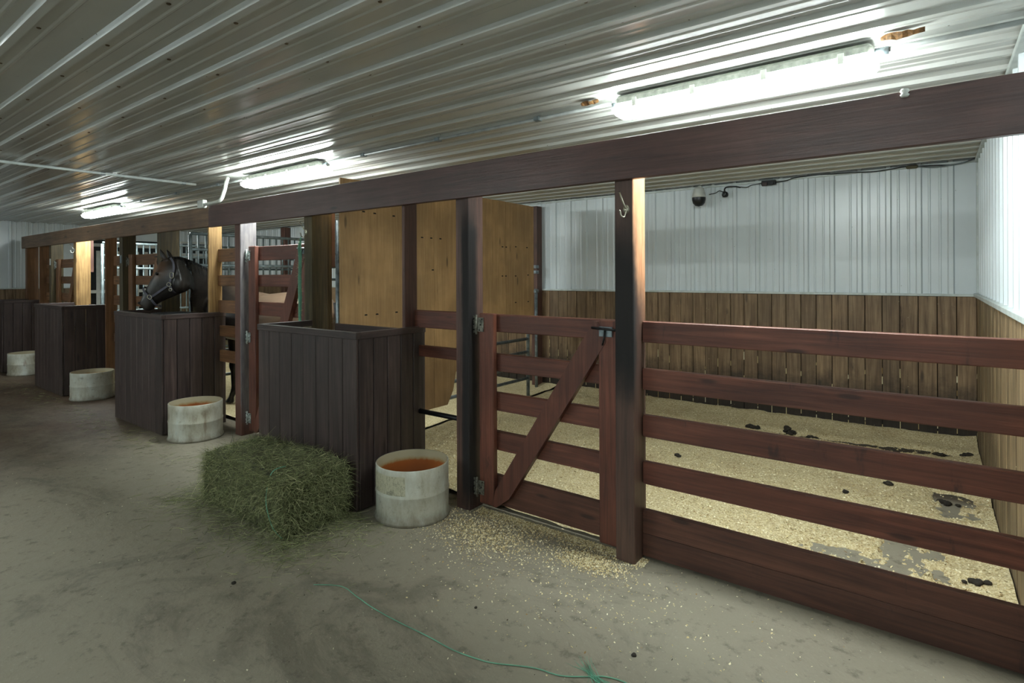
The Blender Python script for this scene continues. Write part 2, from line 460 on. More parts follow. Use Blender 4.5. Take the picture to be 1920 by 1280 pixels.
# trims
t1 = empty('trim_1', (XL, YB, CAP), kind='structure')
box('cap_strip', XL, XR-.03, YB-.032, YB-.001, CAP, CAP+.022, M_TRIM, t1)
box('corner_strip', XL, XR-.02, YB-.032, YB-.002, H-.04, H-.020, M_TRIM, t1)
t2 = empty('trim_2', (XR, YA, CAP), kind='structure')
box('cap_strip', XR-.045, XR-.001, YA, YB-.03, CAP, CAP+.03, M_TRIM, t2)
box('corner_strip', XR-.035, XR-.001, YA, YB-.03, H-.045, H-.020, M_TRIM, t2)
box('corner_post', XR-.024, XR-.002, YB-.034, YB-.012, CAP+.03, H-.05, M_TRIM, t2)
t3 = empty('trim_3', (XL, YF, CAP), kind='structure')
box('cap_strip', XL+.001, XL+.03, YF, 3.6, CAP, CAP+.022, M_TRIM, t3)
# dark end window with white bars in the far wall
wn = empty('window_1', (XL, 4.37, 0), kind='structure')
glass = plain('dark_window', (30, 34, 34), .2, 0, .4, 3)
box('pane', XL-.03, XL-.01, 3.62, 5.12, 0, 2.24, glass, wn, 0)
box('window_frame', XL-.01, XL+.03, 3.58, 5.16, 2.10, 2.16, M_WHITE, wn)
for i in range(9):
    y = 3.7 + i*.165
    box('bar', XL-.005, XL+.02, y, y+.065, .1, 2.02, M_WHITE, wn)
box('window_frame', XL-.01, XL+.025, 3.6, 5.14, 1.2, 1.26, M_WHITE, wn)
wn2 = empty('window_2', (XL, 5.7, 0), kind='structure')
for z0, z1 in ((2.02, 2.22), (1.72, 1.95), (1.45, 1.68)):
    box('pane', XL+.02, XL+.03, 5.42, 5.68, z0, z1, glass, wn2); box('pane', XL+.02, XL+.03, 5.76, 6.02, z0, z1, glass, wn2)
for z in (1.70, 1.98, 2.25): box('window_frame', XL+.015, XL+.04, 5.38, 6.06, z-.02, z+.02, M_WHITE, wn2)

# ------------------------------------------------------------------ beams and posts
bm1 = box('beam', -5.78, XR-.03, 2.665, 2.703, 1.996, 2.212, 'beam'); tag(bm1, 'long dark red-brown header beam across the near stalls, running to the white right wall', 'beam')
bm2 = box('beam', -12.53, -5.783, 2.665, 2.703, 2.004, 2.205, 'beam2'); tag(bm2, 'lighter brown header beam over the far stalls, ending before the left wall', 'beam')
def post(x0, x1, y1, m, label, spacer=None, y0=2.704, z1=2.19):
    t = empty('post', ((x0+x1)/2, (y0+y1)/2, 0), label, 'post')
    box('timber', x0, x1, y0, y1, 0, z1, m, t, .004)
    if spacer: box('backing_board', x0+.02, x1-.01, y1+.001, y1+.04, spacer, z1, 'post', t)
    return t
pA = stained_post('creosoted_near_post', ((66, 48, 42), (98, 72, 61)), -.2, .72, -.03, ((176, 120, 84), (206, 156, 118)), .30)
pB = stained_post('creosoted_gate_post', ((66, 47, 42), (104, 76, 66)), -1.05, .95, .02, None, 0, -.005)
pE = stained_post('lamp_lit_side_post', ((78, 52, 44), (112, 76, 64)), 3, 4, 0, ((84, 80, 84), (122, 116, 115)), -1.0)  # right side greyed in the colour, for the lamp light falling on it
post(-1.35, -1.243, 2.852, pA, 'nearest post, dark blackened face and pale bare right side, with a coat hook')
post(-2.487, -2.377, 2.85, pB, 'black-stained post carrying the hinges of the near gate, beside the nearest tub')
post(-3.002, -2.972, 2.825, wood('post', 'z'), 'slim red-brown post rising behind the right corner of the nearest feed bin')
post(-4.195, -4.085, 2.90, wood('olive', 'z'), 'dark olive-brown post behind the left corner of the nearest feed bin, beside hanging green twine', 1.58)
post(-5.34, -5.232, 2.862, pE, 'red-brown post with a side coloured bright lamp-lit grey and zinc hinges, second gate hinge post')
post(-5.885, -5.855, 2.835, wood('raw', 'z'), 'pale yellow timber post just right of the horse')
post(-7.10, -6.99, 2.90, wood('olive', 'z'), 'olive-brown post directly behind the ears of the horse')
post(-8.24, -8.13, 2.855, wood('olive', 'z'), 'dark olive post left of the horse, with small metal hinge plate')
post(-8.74, -8.71, 2.835, wood('brown', 'z'), 'slim red-brown post behind the right end of the second-farthest feed bin')
post(-9.98, -9.87, 2.88, wood('raw', 'z'), 'brightly lit pale timber post behind the second-farthest feed bin', 1.58)
post(-11.14, -11.03, 2.86, wood('olive', 'z'), 'olive-tan post with a small white latch plate, second from the far end of the beam')
post(-11.68, -11.65, 2.84, wood('brown', 'z'), 'slim brown post behind the farthest feed bin')
post(-12.48, -12.37, 2.86, wood('brown', 'z'), 'brown end post at the far left end of the beam')

# ------------------------------------------------------------------ fences and gates
LOW = [(1.145, 1.257), (.895, 1.006), (.645, .76), (.395, .513), (.1362, .256), (.016, .135)]
TALL = [(1.655, 1.785), (1.41, 1.52), (1.14, 1.265), (.90, 1.01), (.645, .76), (.395, .513), (.021, .25)]
fence = empty('board_fence', (-.5, 2.82, 0), 'red-brown horizontal board fence between the near post and the right wall', 'fence')
for z0, z1 in LOW: box('board', -1.24, XR-.03, 2.80+(random.uniform(-.002, .002) if z0 > .3 else 0), 2.838, z0, z1, 'low' if z0 < .3 else 'fence', fence, .004 if z0 > .3 else .0015)
def gap_fence(x0, x1, boards, label, pipe=False, wk='brown'):
    t = empty('board_fence', ((x0+x1)/2, 2.82, 0), label, 'fence')
    for z0, z1 in boards: box('board', x0, x1, 2.79, 2.828, z0, z1, 'fence' if pipe else wk, t, .004)
    if pipe:
        tube('pipe', [(x0, 2.80, .545), (x1, 2.80, .545)], .018, M_BLKPIPE, t)
gap_fence(-2.965, -2.49, [(1.138, 1.26), (.935, 1.012)], 'short two-board fence with black bottom pipe between nearest feed bin and near gate', True)
gap_fence(-5.85, -5.345, TALL[:5], 'short tall board fence right of the horse behind the second tub')
gap_fence(-8.70, -8.245, TALL[:5], 'short tall board fence behind the second-farthest tub')
gap_fence(-11.64, -11.145, TALL[:5], 'short tall board fence behind the farthest tub')

def hinge(parent, x, y, z, m):
    h = box('hinge', x-.045, x-.006, y-.004, y, z-.055, z+.055, m, parent, .001)
    box('leaf', x+.006, x+.055, y-.004, y, z-.045, z+.045, m, h, .001)
    tube('pin', [(x, y-.008, z-.062), (x, y-.008, z+.062)], .007, m, h)
    for dz in (-.035, 0, .035): 
        tube('screw', [(x-.026, y-.007, z+dz), (x-.026, y-.003, z+dz)], .005, M_DARKGAP, h, 6)
        tube('screw', [(x+.032+dz*.3, y-.007, z+dz), (x+.032+dz*.3, y-.003, z+dz)], .005, M_DARKGAP, h, 6)
def gate(xh, xl, boards, label, hm, hz, latch=True, wk='fence'):
    """xh = left edge of hinge stile, xl = right edge of latch stile"""
    t = empty('stall_gate', ((xh+xl)/2, 2.80, 0), label, 'gate')
    top = boards[0][1]; w = .118
    box('stile', xh, xh+w, 2.755, 2.795, .05, top+.005, wk, t, .005)
    box('stile', xl-.108, xl, 2.755, 2.795, .035, top-.002, wk, t, .005)
    for z0, z1 in boards:
        if z0 < .02: continue
        if z1 < .3: z0, z1 = .05, .235
        box('board', xh+.01, xl-.005, 2.797, 2.835, z0, z1, 'low' if (z1 < .3 and wk == 'fence') else wk, t, .004)
    # diagonal brace, from hinge stile foot to latch stile head
    a = Vector((xh+w+.0, 0, .05)); b = Vector((xl-.108, 0, top-.02))
    d = (b-a).normalized(); q = Vector((-d.z, 0, d.x)); hw = .046
    pts = [a - Vector((.01, 0, 0)), a + Vector((.02, 0, 0)) , a + d*.12 - q*hw*1.0 + Vector((.02, 0, 0)), b - q*hw*2 + Vector((0, 0, .0)) - d*.06, b + Vector((0, 0, .01)), b - Vector((.03, 0, -.01)), a + d*.10 + q*hw]
    pts = [(p.x, p.z) for p in pts]
    br = prism('brace', pts, 'y', 2.752, 2.794, wood(wk, 'z'), t, ((a.x+b.x)/2, 2.77, (a.z+b.z)/2))
    for z in hz: hinge(t, xh-.012, 2.752, z, hm)
    if latch:
        lz = top-.055
        l = box('latch', xl-.10, xl-.02, 2.744, 2.754, lz-.035, lz+.02, M_GALV, t, .002); l['label'] = 'small galvanised gate latch'
        tube('bolt', [(xl-.14, 2.738, lz+.012), (xl-.05, 2.735, lz+.008), (xl+.03, 2.738, lz+.004)], .007, M_BLKPIPE, l)
        tube('handle', [(xl-.06, 2.738, lz), (xl-.062, 2.730, lz-.05), (xl-.075, 2.738, lz-.08)], .005, M_BLKPIPE, l)
    return t
gate(-2.335, -1.368, LOW, 'low red-brown near gate with five boards and a diagonal brace', M_HINGE_OLD, (1.19, .15))
gate(-5.185, -4.21, TALL, 'tall red-brown board gate between the second tub and the nearest feed bin', M_HINGE, (1.70, .93, .17))
gate(-8.10, -7.11, TALL, 'tall board gate just left of the horse', M_HINGE_OLD, (1.70, .93, .17), True, 'brown')
gate(-11.0, -9.99, TALL, 'tall board gate farthest along the beam, before the last stall', M_HINGE, (1.70, .93, .17), True, 'brown')

# ------------------------------------------------------------------ stall dividers
ply = empty('plywood_partition', (-3.92, 4.2, 0), 'tall tan plywood partition behind the nearest feed bin', 'partition')
K38 = 3.92/3.8
def sheet(out, name='plywood_sheet'):
    out = [(a*K38, 1.5+(b-1.5)*K38) for a, b in out]
    y = sum(p[0] for p in out)/len(out)
    prism(name, out, 'x', -3.929, -3.911, wood('ply', 'z'), ply, (-3.92, y, 1.27))
sheet([(2.77, .25), (3.82, .25), (3.82, 2.312), (2.77, 2.292)])
sheet([(3.823, .25), (4.0, .25), (4.08, .38), (4.12, .55), (4.3, .85), (4.5, 1.0), (4.93, 1.02), (4.93, 2.325), (3.823, 2.31)])
sheet([(4.933, 1.02), (5.48, 1.02), (5.48, 2.318), (4.933, 2.322)])
V, F = [], []
for (y, z) in [(3.0, 2.04), (3.12, 2.035), (3.32, 2.03), (3.52, 2.03), (3.66, 1.86), (3.78, 1.86), (3.9, 1.86), (4.18, 1.86), (3.8, 1.56), (3.02, 1.18), (3.14, 1.18), (3.35, 1.185), (3.55, 1.19),
               (4.88, 1.82), (4.94, 1.82), (5.12, 1.83), (5.34, 1.83), (4.88, 1.5), (4.94, 1.5), (5.12, 1.5), (5.36, 1.51), (5.12, 1.2), (5.36, 1.2)]:
    b = len(V); y += random.uniform(-.01, .01); e = .016; y *= K38; z = 1.5+(z-1.5)*K38
    V += [(-3.9095, y-e, z-.006), (-3.9095, y+e, z-.006), (-3.9095, y+e*.8, z+.006), (-3.9095, y-e*.9, z+.006)]; F.append((b, b+1, b+2, b+3))
tag(obj('knot_splits', new_mesh('knot_splits', [Vector(v)-Vector((-3.92, 4.2, 1.5)) for v in V], F), M_DARKGAP, ply, (-3.92, 4.2, 1.5)), 'small dark splits in the plywood face', kind='stuff')
def pipe_panel(x, y0, y1, hor, label, bars=None, top=2.0, m=M_GREY, r=.021):
    t = empty('pipe_panel', (x, (y0+y1)/2, 0), label, 'panel')
    for y in (y0, y1): tube('upright', [(x, y, 0), (x, y, top)], r, m, t, 10)
    for z in hor: tube('rail', [(x, y0, z), (x, y1, z)], r*.9, m, t, 8)
    if bars:
        y = y0+.09
        while y < bars[0]:
            tube('bar', [(x, y, bars[1]), (x, y, bars[2])], .011, m, t, 6); y += .09
    return t
pipe_panel(-3.985, 2.885, 5.63, (.25, .41, .57, .73, 1.04, 1.35, 1.65, 1.93), 'galvanised pipe panel standing behind the plywood partition', None, 1.97, M_GALV)
pipe_panel(-7.0, 3.02, 6.15, (.3, .6, 1.0, 1.459, 1.64, 1.83, 2.017), 'grey barred pipe panel dividing the stalls behind the horse', (4.95, 1.46, 2.0))
pipe_panel(-9.85, 3.02, 6.15, (.3, .6, 1.0, 1.46, 1.64, 1.83, 2.017), 'grey barred pipe panel between the two farthest stalls', (4.95, .6, 2.0))
t = empty('post', (-4.22, 6.18, 0), 'brown post against the back wall beyond the plywood, with pipe clamps', 'post')
box('timber', -4.27, -4.18, 6.12, 6.24, 0, 2.42, 'post', t)
tube('pipe', [(-4.17, 6.08, 0), (-4.17, 6.08, 1.33)], .02, M_GALV, t, 8)
for z in (1.30, 1.55, 1.62): box('clamp', -4.20, -4.15, 6.05, 6.12, z-.02, z+.02, M_GALV, t)
post(-10.29, -10.15, 6.24, wood('post', 'z'), 'far brown post on the back wall seen above the second gate', None, 6.12, 2.47)

# ------------------------------------------------------------------ feed bins
def feed_bin(xr, label, wid=1.17, boards=8):
    """xr = right face; 1.17 wide, 0.6 deep, 1.145 tall"""
    xl, y0, y1, h = xr-wid, 2.25, 2.66, 1.145
    YB2 = 2.66
    t = empty('feed_bin', ((xl+xr)/2, (y0+y1)/2, 0), label, 'feed bin')
    n = boards; w_ = (xr-xl)/n
    for i in range(n):
        a = xl+i*w_; e = .005 if i % 2 else .0015
        box('board', a+e, a+w_-.0012, y0+.003*(i % 2 == 0)*0, y0+.02, .012, h-.04, wood('bin', 'z'), t, .003)
    ns = 5; ws = (2.853-y0-.021)/ns
    for side in (0, 1):
        for i in range(ns):
            a = y0+.021+i*ws
            if side: box('board', xr-.02, xr, a+.003, a+ws-.002, .012, h-.04 if i else h-.04, wood('bin', 'z'), t, .003)
            elif a + ws < 2.70: box('board', xl, xl+.02, a+.002, a+ws-.002, .012, h-.04, wood('bin', 'z'), t, .003)
    box('rim', xl-.006, xr+.006, y0-.007, y0+.032, h-.045, h, 'bin', t, .003)
    box('rim', xr-.032, xr+.006, y0+.033, 2.853, h-.045, h, 'bin', t, .003)
    box('rim', xl-.006, xl+.032, y0+.033, 2.695, h-.045, h, 'bin', t, .003)
    box('inner_panel', xl+.13, xr-.16, 2.835, 2.853, .02, h-.03, wood('bin', 'x'), t)
    box('shelf', xl+.021, xr-.021, y0+.021, 2.69, .86, .88, wood('bin', 'x'), t)
    return t
feed_bin(-2.922, 'nearest tall dark brown board feed bin, behind the hay bale')
feed_bin(-5.82, 'dark brown board feed bin with the horse eating from it')
feed_bin(-8.765, 'dark brown board feed bin second from the far end')
feed_bin(-11.72, 'farthest dark brown feed bin at the left edge', .62, 4)
# rubber pan in the horse's bin
tag(lathe('feed_pan', [(.001, .0), (.12, 0), (.17, .09), (.18, .09), (.125, -.012), (.001, -.012)][::-1], M_PAN, None, (-6.14, 2.47, 1.055), 24), 'black rubber feed pan inside the bin under the jaw of the horse', 'pan')

# ------------------------------------------------------------------ tubs
def tub_mat(i, ring):
    s = NT('weathered_white_plastic_%d' % i); v = s.vec((1, 1, 1))
    a = s.noise(6, s.vec((1, 1, .45)), 6, .7); b = s.noise(22, v, 5, .7)
    col = s.ramp(a, [(.28, (128, 118, 98)), (.42, (172, 168, 150)), (.6, (194, 196, 184)), (.8, (180, 192, 196))])
    col = s.mix(s.rng(b, .55, .75, 0, .6), col, (104, 92, 70))
    x, y, z = s.sep(s.tc.outputs['Object'])[0:3]
    col = s.mix(s.rng(s.math('MULTIPLY_ADD', a, .12, z), .05, .15, .8, 0), col, (84, 74, 56))
    st = s.rng(s.noise(9, s.vec((1, 1, .3))), .62, .72, 0, .6)
    col = s.mix(st, col, (110, 78, 50))
    s.bump(b, .15, .003)
    return s.done(col, .45)
s = NT('rusty_tub_inside'); z = s.sep(s.tc.outputs['Object'])[2]
a = s.noise(12, s.vec((1, 1, 1)), 5, .7)
zz = s.math('MULTIPLY_ADD', a, .05, z)
c = s.ramp(s.rng(zz, .08, .33), [(0, (50, 26, 18)), (.35, (120, 62, 24)), (.93, (168, 92, 34)), (.97, (176, 150, 106)), (1, (188, 178, 148))])
M_TUBIN = s.done(c, .6)
s = NT('brown_tub_water'); M_TUBWATER = s.done((58, 30, 22), .12)
def tub(x, y, i, label, sx=1.0, lab=False):
    m = tub_mat(i, 0)
    t = empty('tub', (x, y, 0), label, 'tub')
    h = .335
    lathe('wall', [(.232, 0), (.237, .008), (.234, .02), (.226, .034), (.2265, .07), (.2275, .158), (.230, .166), (.230, .174), (.2265, .182), (.2265, .27), (.227, h-.004), (.2245, h), (.221, h)], m, t, (x, y, 0), 48, sx, 1, .012)
    lathe('lining', [(.220, h), (.216, .2), (.213, .05), (.001, .045)], M_TUBIN, t, (x, y, 0), 48, sx, 1, .012)['label'] = 'rust-stained inside of the tub'
    lathe('water', [(.2145, .19), (.001, .19)], M_TUBWATER, t, (x, y, 0), 40, sx, 1, .012)
    if lab:
        sl = NT('printed_label')
        uv = sl.sep(sl.tc.outputs['Generated'])
        zz_ = uv[2]
        ln = sl.math('SINE', sl.math('MULTIPLY', zz_, 95)); 
        tx = sl.noise(90, sl.vec((1, 1, .5), False), 3, .8)
        k = sl.math('MULTIPLY', sl.rng(ln, .0, .4), sl.rng(tx, .48, .58))
        kk = sl.math('ADD', k, sl.rng(sl.noise(16, sl.vec((1, 1, 1), False), 4), .6, .66, 0, .5), 0, True)
        M_L = sl.done(sl.mix(sl.math('MULTIPLY', kk, .75), (188, 184, 158), (64, 62, 56)), .5)
        V, F = [], []; th0, th1 = math.radians(222), math.radians(306); n = 16
        for kx in range(n+1):
            th = th0+(th1-th0)*kx/n; q = 1 + .012*math.sin(2*th+1)
            for r, zc in ((.2268, .188), (.2268, .302)): V.append(((r+.0012)*q*math.cos(th), (r+.0012)*q*math.sin(th), zc))
        for kx in range(n): F.append((2*kx, 2*kx+2, 2*kx+3, 2*kx+1))
        obj('paper_label', new_mesh('paper_label', V, F), M_L, t, (x, y, 0))['label'] = 'peeling printed paper label'
    return t
tub(-2.655, 2.475, 1, 'nearest round white plastic tub with rusty inside and paper label, before the near gate', 1, True)
tub(-5.565, 2.445, 2, 'second white plastic tub, beside the bin with the horse', 1.0)
tub(-8.42, 2.47, 3, 'third white tub with dark stain, partly hidden behind a feed bin')
tub(-11.36, 2.47, 4, 'farthest white tub at the left, before the farthest feed bin')

# ------------------------------------------------------------------ lamps and conduits
def lamp(xc, yc, label, m, ln=1.2):
    t = empty('strip_light', (xc, yc, H-.1), label, 'light')
    zc = 2.42; w_ = .075
    # grey tray above, bright diffuser below
    box('housing', xc-ln/2, xc+ln/2, yc-w_, yc+w_, zc, 2.483, M_HOUSING, t, .02)
    out = [(-w_-.004, zc), (-w_, zc-.028), (-w_+.028, zc-.047), (w_-.028, zc-.047), (w_, zc-.028), (w_+.004, zc)]
    V, F = [], []; L = ln/2+.012
    secs = [(-L, .55), (-L+.012, .85), (-L+.04, 1), (L-.04, 1), (L-.012, .85), (L, .55)]
    for sx, k in secs:
        for u, v in out: V.append((sx, u*(.88+.12*k), (v-zc)*k))
    nn = len(out)
    for i in range(len(secs)-1):
        for j in range(nn-1): F.append((i*nn+j, i*nn+j+1, (i+1)*nn+j+1, (i+1)*nn+j))
    F.append(tuple(range(nn))); F.append(tuple(range((len(secs)-1)*nn, len(secs)*nn))[::-1])
    obj('diffuser', new_mesh('diffuser', V, F), m, t, (xc, yc, zc), smooth=False)
    for q in (-.4, -.14, .14, .4):
        for sd in (-1, 1):
            box('clip', xc+q*ln-.012, xc+q*ln+.012, yc+sd*(w_+.001)-.004, yc+sd*(w_+.001)+.004, zc-.012, zc+.035, M_WHITE, t, .001)
    tube('gland', [(xc+ln/2, yc, 2.455), (xc+ln/2+.05, yc, 2.455)], .017, M_GALV, t, 10)
    tube('gland', [(xc-ln/2, yc, 2.455), (xc-ln/2-.04, yc, 2.455)], .017, M_GALV, t, 10)
    return t
LY = 2.875
lamp(-.80, LY, 'nearest lit fluorescent strip light above the near stall', M_LENS, 1.2)
lamp(-4.78, LY, 'lit strip light above the second gate, left of the plywood', M_LENS, 1.25)
lamp(-9.35, LY, 'farthest small lit strip light over the far stalls', M_LENS, 1.25)
for xx, nm in ((-.7, 'just behind'), (-4.8, 'left of'), (-9.3, 'far left of')):
    t = empty('strip_light', (xx, -1.5, H-.1), 'twin bare tube batten over the aisle %s the viewpoint' % nm, 'light')
    box('housing', xx-.62, xx+.62, -1.53, -1.47, 2.445, 2.483, M_HOUSING, t, .004)
    for dy in (-.035, .035):
        tube('tube', [(xx-.59, -1.5+dy, 2.418), (xx+.59, -1.5+dy, 2.418)], .019, M_LENS2, t, 10)
    for q in (-.605, .605): box('end_cap', xx+q-.012, xx+q+.012, -1.56, -1.44, 2.395, 2.45, M_WHITE, t, .003)
M_COND = plain('grey_conduit_paint', (140, 144, 142), .5, .1, .15)
def conduit(pts, label, clips, m=M_COND, r=.011):
    t = empty('conduit', pts[0], label, 'conduit')
    tube('pipe', pts, r, m, t, 8)
    for c in clips:
        c = Vector(c)
        box('clip', c.x-.02, c.x+.02, c.y-.02, c.y+.02, c.z-.014, c.z+.012, M_GCABLE, t, .002)
conduit([(-.15, LY, 2.458), (.31, LY+.01, 2.462)], 'grey conduit from the nearest strip light to the right wall', [])
conduit([(-1.45, LY, 2.468), (-4.10, LY, 2.470)], 'grey conduit along the ceiling between the two nearest strip lights', [(-1.954, LY, 2.469), (-2.81, LY, 2.469), (-3.63, LY, 2.469)])
conduit([(-5.46, LY, 2.468), (-8.68, LY, 2.47)], 'grey conduit along the ceiling between the two farther strip lights', [(-6.0, LY, 2.469), (-7.0, LY, 2.469), (-8.0, LY, 2.469)])
conduit([(-6.19, -2.4, 2.468), (-6.19, 1.2, 2.468), (-6.17, 2.72, 2.468)], 'pale conduit crossing the ceiling ribs at left', [(-6.19, 1.9, 2.468), (-6.18, 2.6, 2.468)], M_TRIM, .013)
jb = box('junction_box', -5.92, -5.80, 2.62, 2.664, 2.19, 2.27, M_WHITE, None, .006); tag(jb, 'small white electrical box on the header beam at its joint', 'junction box')
tag(tube('flexible_conduit', curve_pts([(-5.80, 2.645, 2.225), (-5.62, 2.64, 2.225), (-5.50, 2.65, 2.245), (-5.49, 2.68, 2.33), (-5.53, 2.72, 2.42), (-5.62, 2.78, 2.485)]), .017, M_WHITE, None, 10), 'white flexible conduit looping from the beam box up to the ceiling', 'conduit')
for cx_, cy_, L, nm in ((-.10, 2.80, .15, 'right'), (-1.56, 2.82, .11, 'left')):
    V, F = [], []
    n = 9
    for k in range(n):
        q = k/(n-1); ww = .018*math.sin(math.pi*min(1, q*.9+.08)) + random.uniform(0, .006)
        V += [(-L/2+L*q, -ww, random.uniform(-.014, -.004)), (-L/2+L*q, ww, random.uniform(-.014, -.004)), (-L/2+L*q, random.uniform(-.3, .3)*ww, -.024-random.uniform(0, .012)*math.sin(math.pi*q))]
    for k in range(n-1):
        b = 3*k; F += [(b, b+3, b+5, b+2), (b+2, b+5, b+4, b+1), (b+1, b+4, b+3, b)]
    F += [(0, 2, 1), (3*n-3, 3*n-2, 3*n-1)]
    tag(obj('wood_splinter', new_mesh('wood_splinter', V, F), M_SPLINT, None, (cx_, cy_, H-.006)), 'torn brown wood splinter in the ceiling at the %s end of the nearest strip light' % nm, 'splinter')
e = empty('insulator', (-.088, 2.655, 2.20), 'small white insulator knob on the upper edge of the header beam', 'insulator')
lathe('knob', [(.001, -.03), (.012, -.03), (.016, -.022), (.01, -.016), (.016, -.008), (.012, 0), (.001, 0)], M_WHITE, e, (-.088, 2.648, 2.215), 16)
tube('screw', [(-.088, 2.665, 2.20), (-.088, 2.64, 2.20)], .003, M_GALV, e, 6)

# ------------------------------------------------------------------ hooks and hanging twine
def hook(x, y, z, label, m=M_NICKEL, k=1.0):
    t = empty('coat_hook', (x, y, z), label, 'hook')
    V, F = [], []; n = 20
    for r, d in ((.001, -.006), (.014, -.006), (.018, 0)):
        for q in range(n):
            th = 2*math.pi*q/n; V.append((r*k*math.cos(th), d, r*1.35*k*math.sin(th)))
    for i in range(2):
        for q in range(n): F.append((i*n+q, i*n+(q+1) % n, (i+1)*n+(q+1) % n, (i+1)*n+q))
    obj('base_plate', new_mesh('base_plate', V, F), m, t, (x, y, z), smooth=True)
    tube('upper_arm', curve_pts([(x, y-.004, z+.004), (x-.006, y-.02, z+.03), (x-.012, y-.035, z+.06), (x-.012, y-.055, z+.085)]), [.0045*k]*18+[.008*k], m, t, 8)
    tube('lower_arm', curve_pts([(x, y-.004, z-.01), (x-.004, y-.018, z-.04), (x-.012, y-.035, z-.035), (x-.016, y-.04, z-.012), (x-.02, y-.043, z-.008)]), .0045*k, m, t, 8)
hook(-1.283, 2.7045, 1.845, 'brushed metal coat hook on the blackened face of the nearest post')
hook(-4.165, 2.7045, 1.87, 'metal coat hook above the hanging green twine', M_NICKEL, .9)
hook(-9.94, 2.7045, 1.90, 'pale metal coat hook on the brightly lit far post', M_WHITE, 1.1)
tw = empty('twine_bundle', (-4.165, 2.64, 1.84), 'bundle of green baling twine hanging from the hook on the post', 'twine')
V, F = [], []
for i in range(26):
    a = random.uniform(0, 6.28); r = random.uniform(.004, .022)
    x0, y0 = -4.165+r*math.cos(a), 2.645+r*.6*math.sin(a)
    L = random.uniform(.62, .75)
    pts = [(-4.168, 2.662, 1.835)]
    for k in range(1, 9): pts.append((x0+random.uniform(-.006, .006), y0+random.uniform(-.004, .004), 1.835-L*k/8))
    tube_geo([Vector(p)-Vector((-4.165, 2.64, 1.84)) for p in curve_pts(pts, 2)], .0022, 4, False, V, F)
obj('strands', new_mesh('strands', V, F), M_TWINE, tw, (-4.165, 2.64, 1.84))['kind'] = 'stuff'
V, F = [], []
for i in range(160):
    z = random.uniform(1.12, 1.82); a = random.uniform(0, 6.28); p = Vector((-4.165, 2.645, z)); d = Vector((math.cos(a), math.sin(a)*.6, random.uniform(-.6, .6)))*random.uniform(.02, .055)
    b = len(V); q = Vector((0, 0, .0012))
    V += [p-q-Vector((-4.165, 2.64, 1.84)), p+d-Vector((-4.165, 2.64, 1.84)), p+q-Vector((-4.165, 2.64, 1.84))]; F.append((b, b+1, b+2))
obj('frayed_straw', new_mesh('frayed_straw', V, F), M_CHIP, tw, (-4.165, 2.64, 1.84))['kind'] = 'stuff'

# ------------------------------------------------------------------ security cameras and cables on the back wall
sc = empty('security_camera', (-2.045, 6.13, 2.37), 'white dome security camera with black lower half on the back wall', 'camera')
lathe('housing', [(.001, .115), (.035, .112), (.052, .095), (.066, .05), (.073, 0), (.001, 0)], M_WHITE, sc, (-2.045, 6.12, 2.345), 28)
lathe('dome', [(.072, 0), (.072, -.025), (.062, -.062), (.038, -.088), (.001, -.098)], M_BLK, sc, (-2.045, 6.12, 2.345), 28)
tube('bracket', [(-2.045, 6.24, 2.44), (-2.045, 6.17, 2.47), (-2.045, 6.12, 2.46)], .014, M_WHITE, sc, 10)
tube('antenna', [(-2.09, 6.16, 2.445), (-1.99, 6.10, 2.497)], .005, M_WHITE, sc, 6)
mc = empty('small_camera', (-1.79, 6.21, 2.36), 'small round black camera hanging right of the dome security camera', 'camera')
lathe('head', [(.001, .03), (.022, .026), (.033, .01), (.034, -.01), (.024, -.028), (.001, -.032)], M_BLK, mc, (-1.79, 6.20, 2.365), 20)
tube('stem', curve_pts([(-1.79, 6.2, 2.395), (-1.80, 6.215, 2.42), (-1.78, 6.225, 2.445), (-1.70, 6.235, 2.445), (-1.64, 6.235, 2.43)]), .007, M_BLK, mc, 8)
for q in ((-.012, .008), (.012, .006), (0, -.012)): tube('lens', [(-1.79+q[0], 6.169, 2.365+q[1]), (-1.79+q[0], 6.163, 2.365+q[1])], .005, M_GCABLE, mc, 8)
pb = empty('power_adapter', (-1.36, 6.23, 2.45), 'black power adapter box strung on the cable of the back wall', 'adapter')
box('body', -1.43, -1.29, 6.215, 6.25, 2.425, 2.475, M_BLK, pb, .006)
box('plug', -1.42, -1.37, 6.205, 6.216, 2.417, 2.455, plain('dark_red_plastic', (60, 44, 44), .5), pb, .003)
box('plug', -1.36, -1.31, 6.205, 6.216, 2.42, 2.46, M_BLK, pb, .003)
tag(tube('cable', curve_pts([(-1.64, 6.23, 2.435), (-1.58, 6.235, 2.425), (-1.52, 6.235, 2.445), (-1.43, 6.235, 2.452)]), .004, M_CABLE, None, 6), 'thin black cable between small camera and power adapter', 'cable')
tag(tube('cable', curve_pts([(-1.97, 6.235, 2.385), (-1.90, 6.235, 2.395), (-1.86, 6.235, 2.415), (-1.82, 6.235, 2.40), (-1.80, 6.23, 2.425)]), .0045, M_CABLE, None, 6), 'tangled cable end beside the dome security camera', 'cable')
tag(tube('cable', curve_pts([(-1.29, 6.235, 2.45), (-1.2, 6.235, 2.455), (-1.1, 6.24, 2.478), (-.9, 6.25, 2.482), (-.72, 6.24, 2.475), (-.6, 6.24, 2.472), (-.45, 6.24, 2.462), (-.33, 6.235, 2.468), (-.2, 6.235, 2.478), (-.12, 6.235, 2.472), (0, 6.235, 2.465), (.12, 6.235, 2.455), (.22, 6.235, 2.468), (.29, 6.22, 2.49)]), .0055, M_CABLE, None, 6), 'long black cable along the top of the back wall into the corner', 'cable')
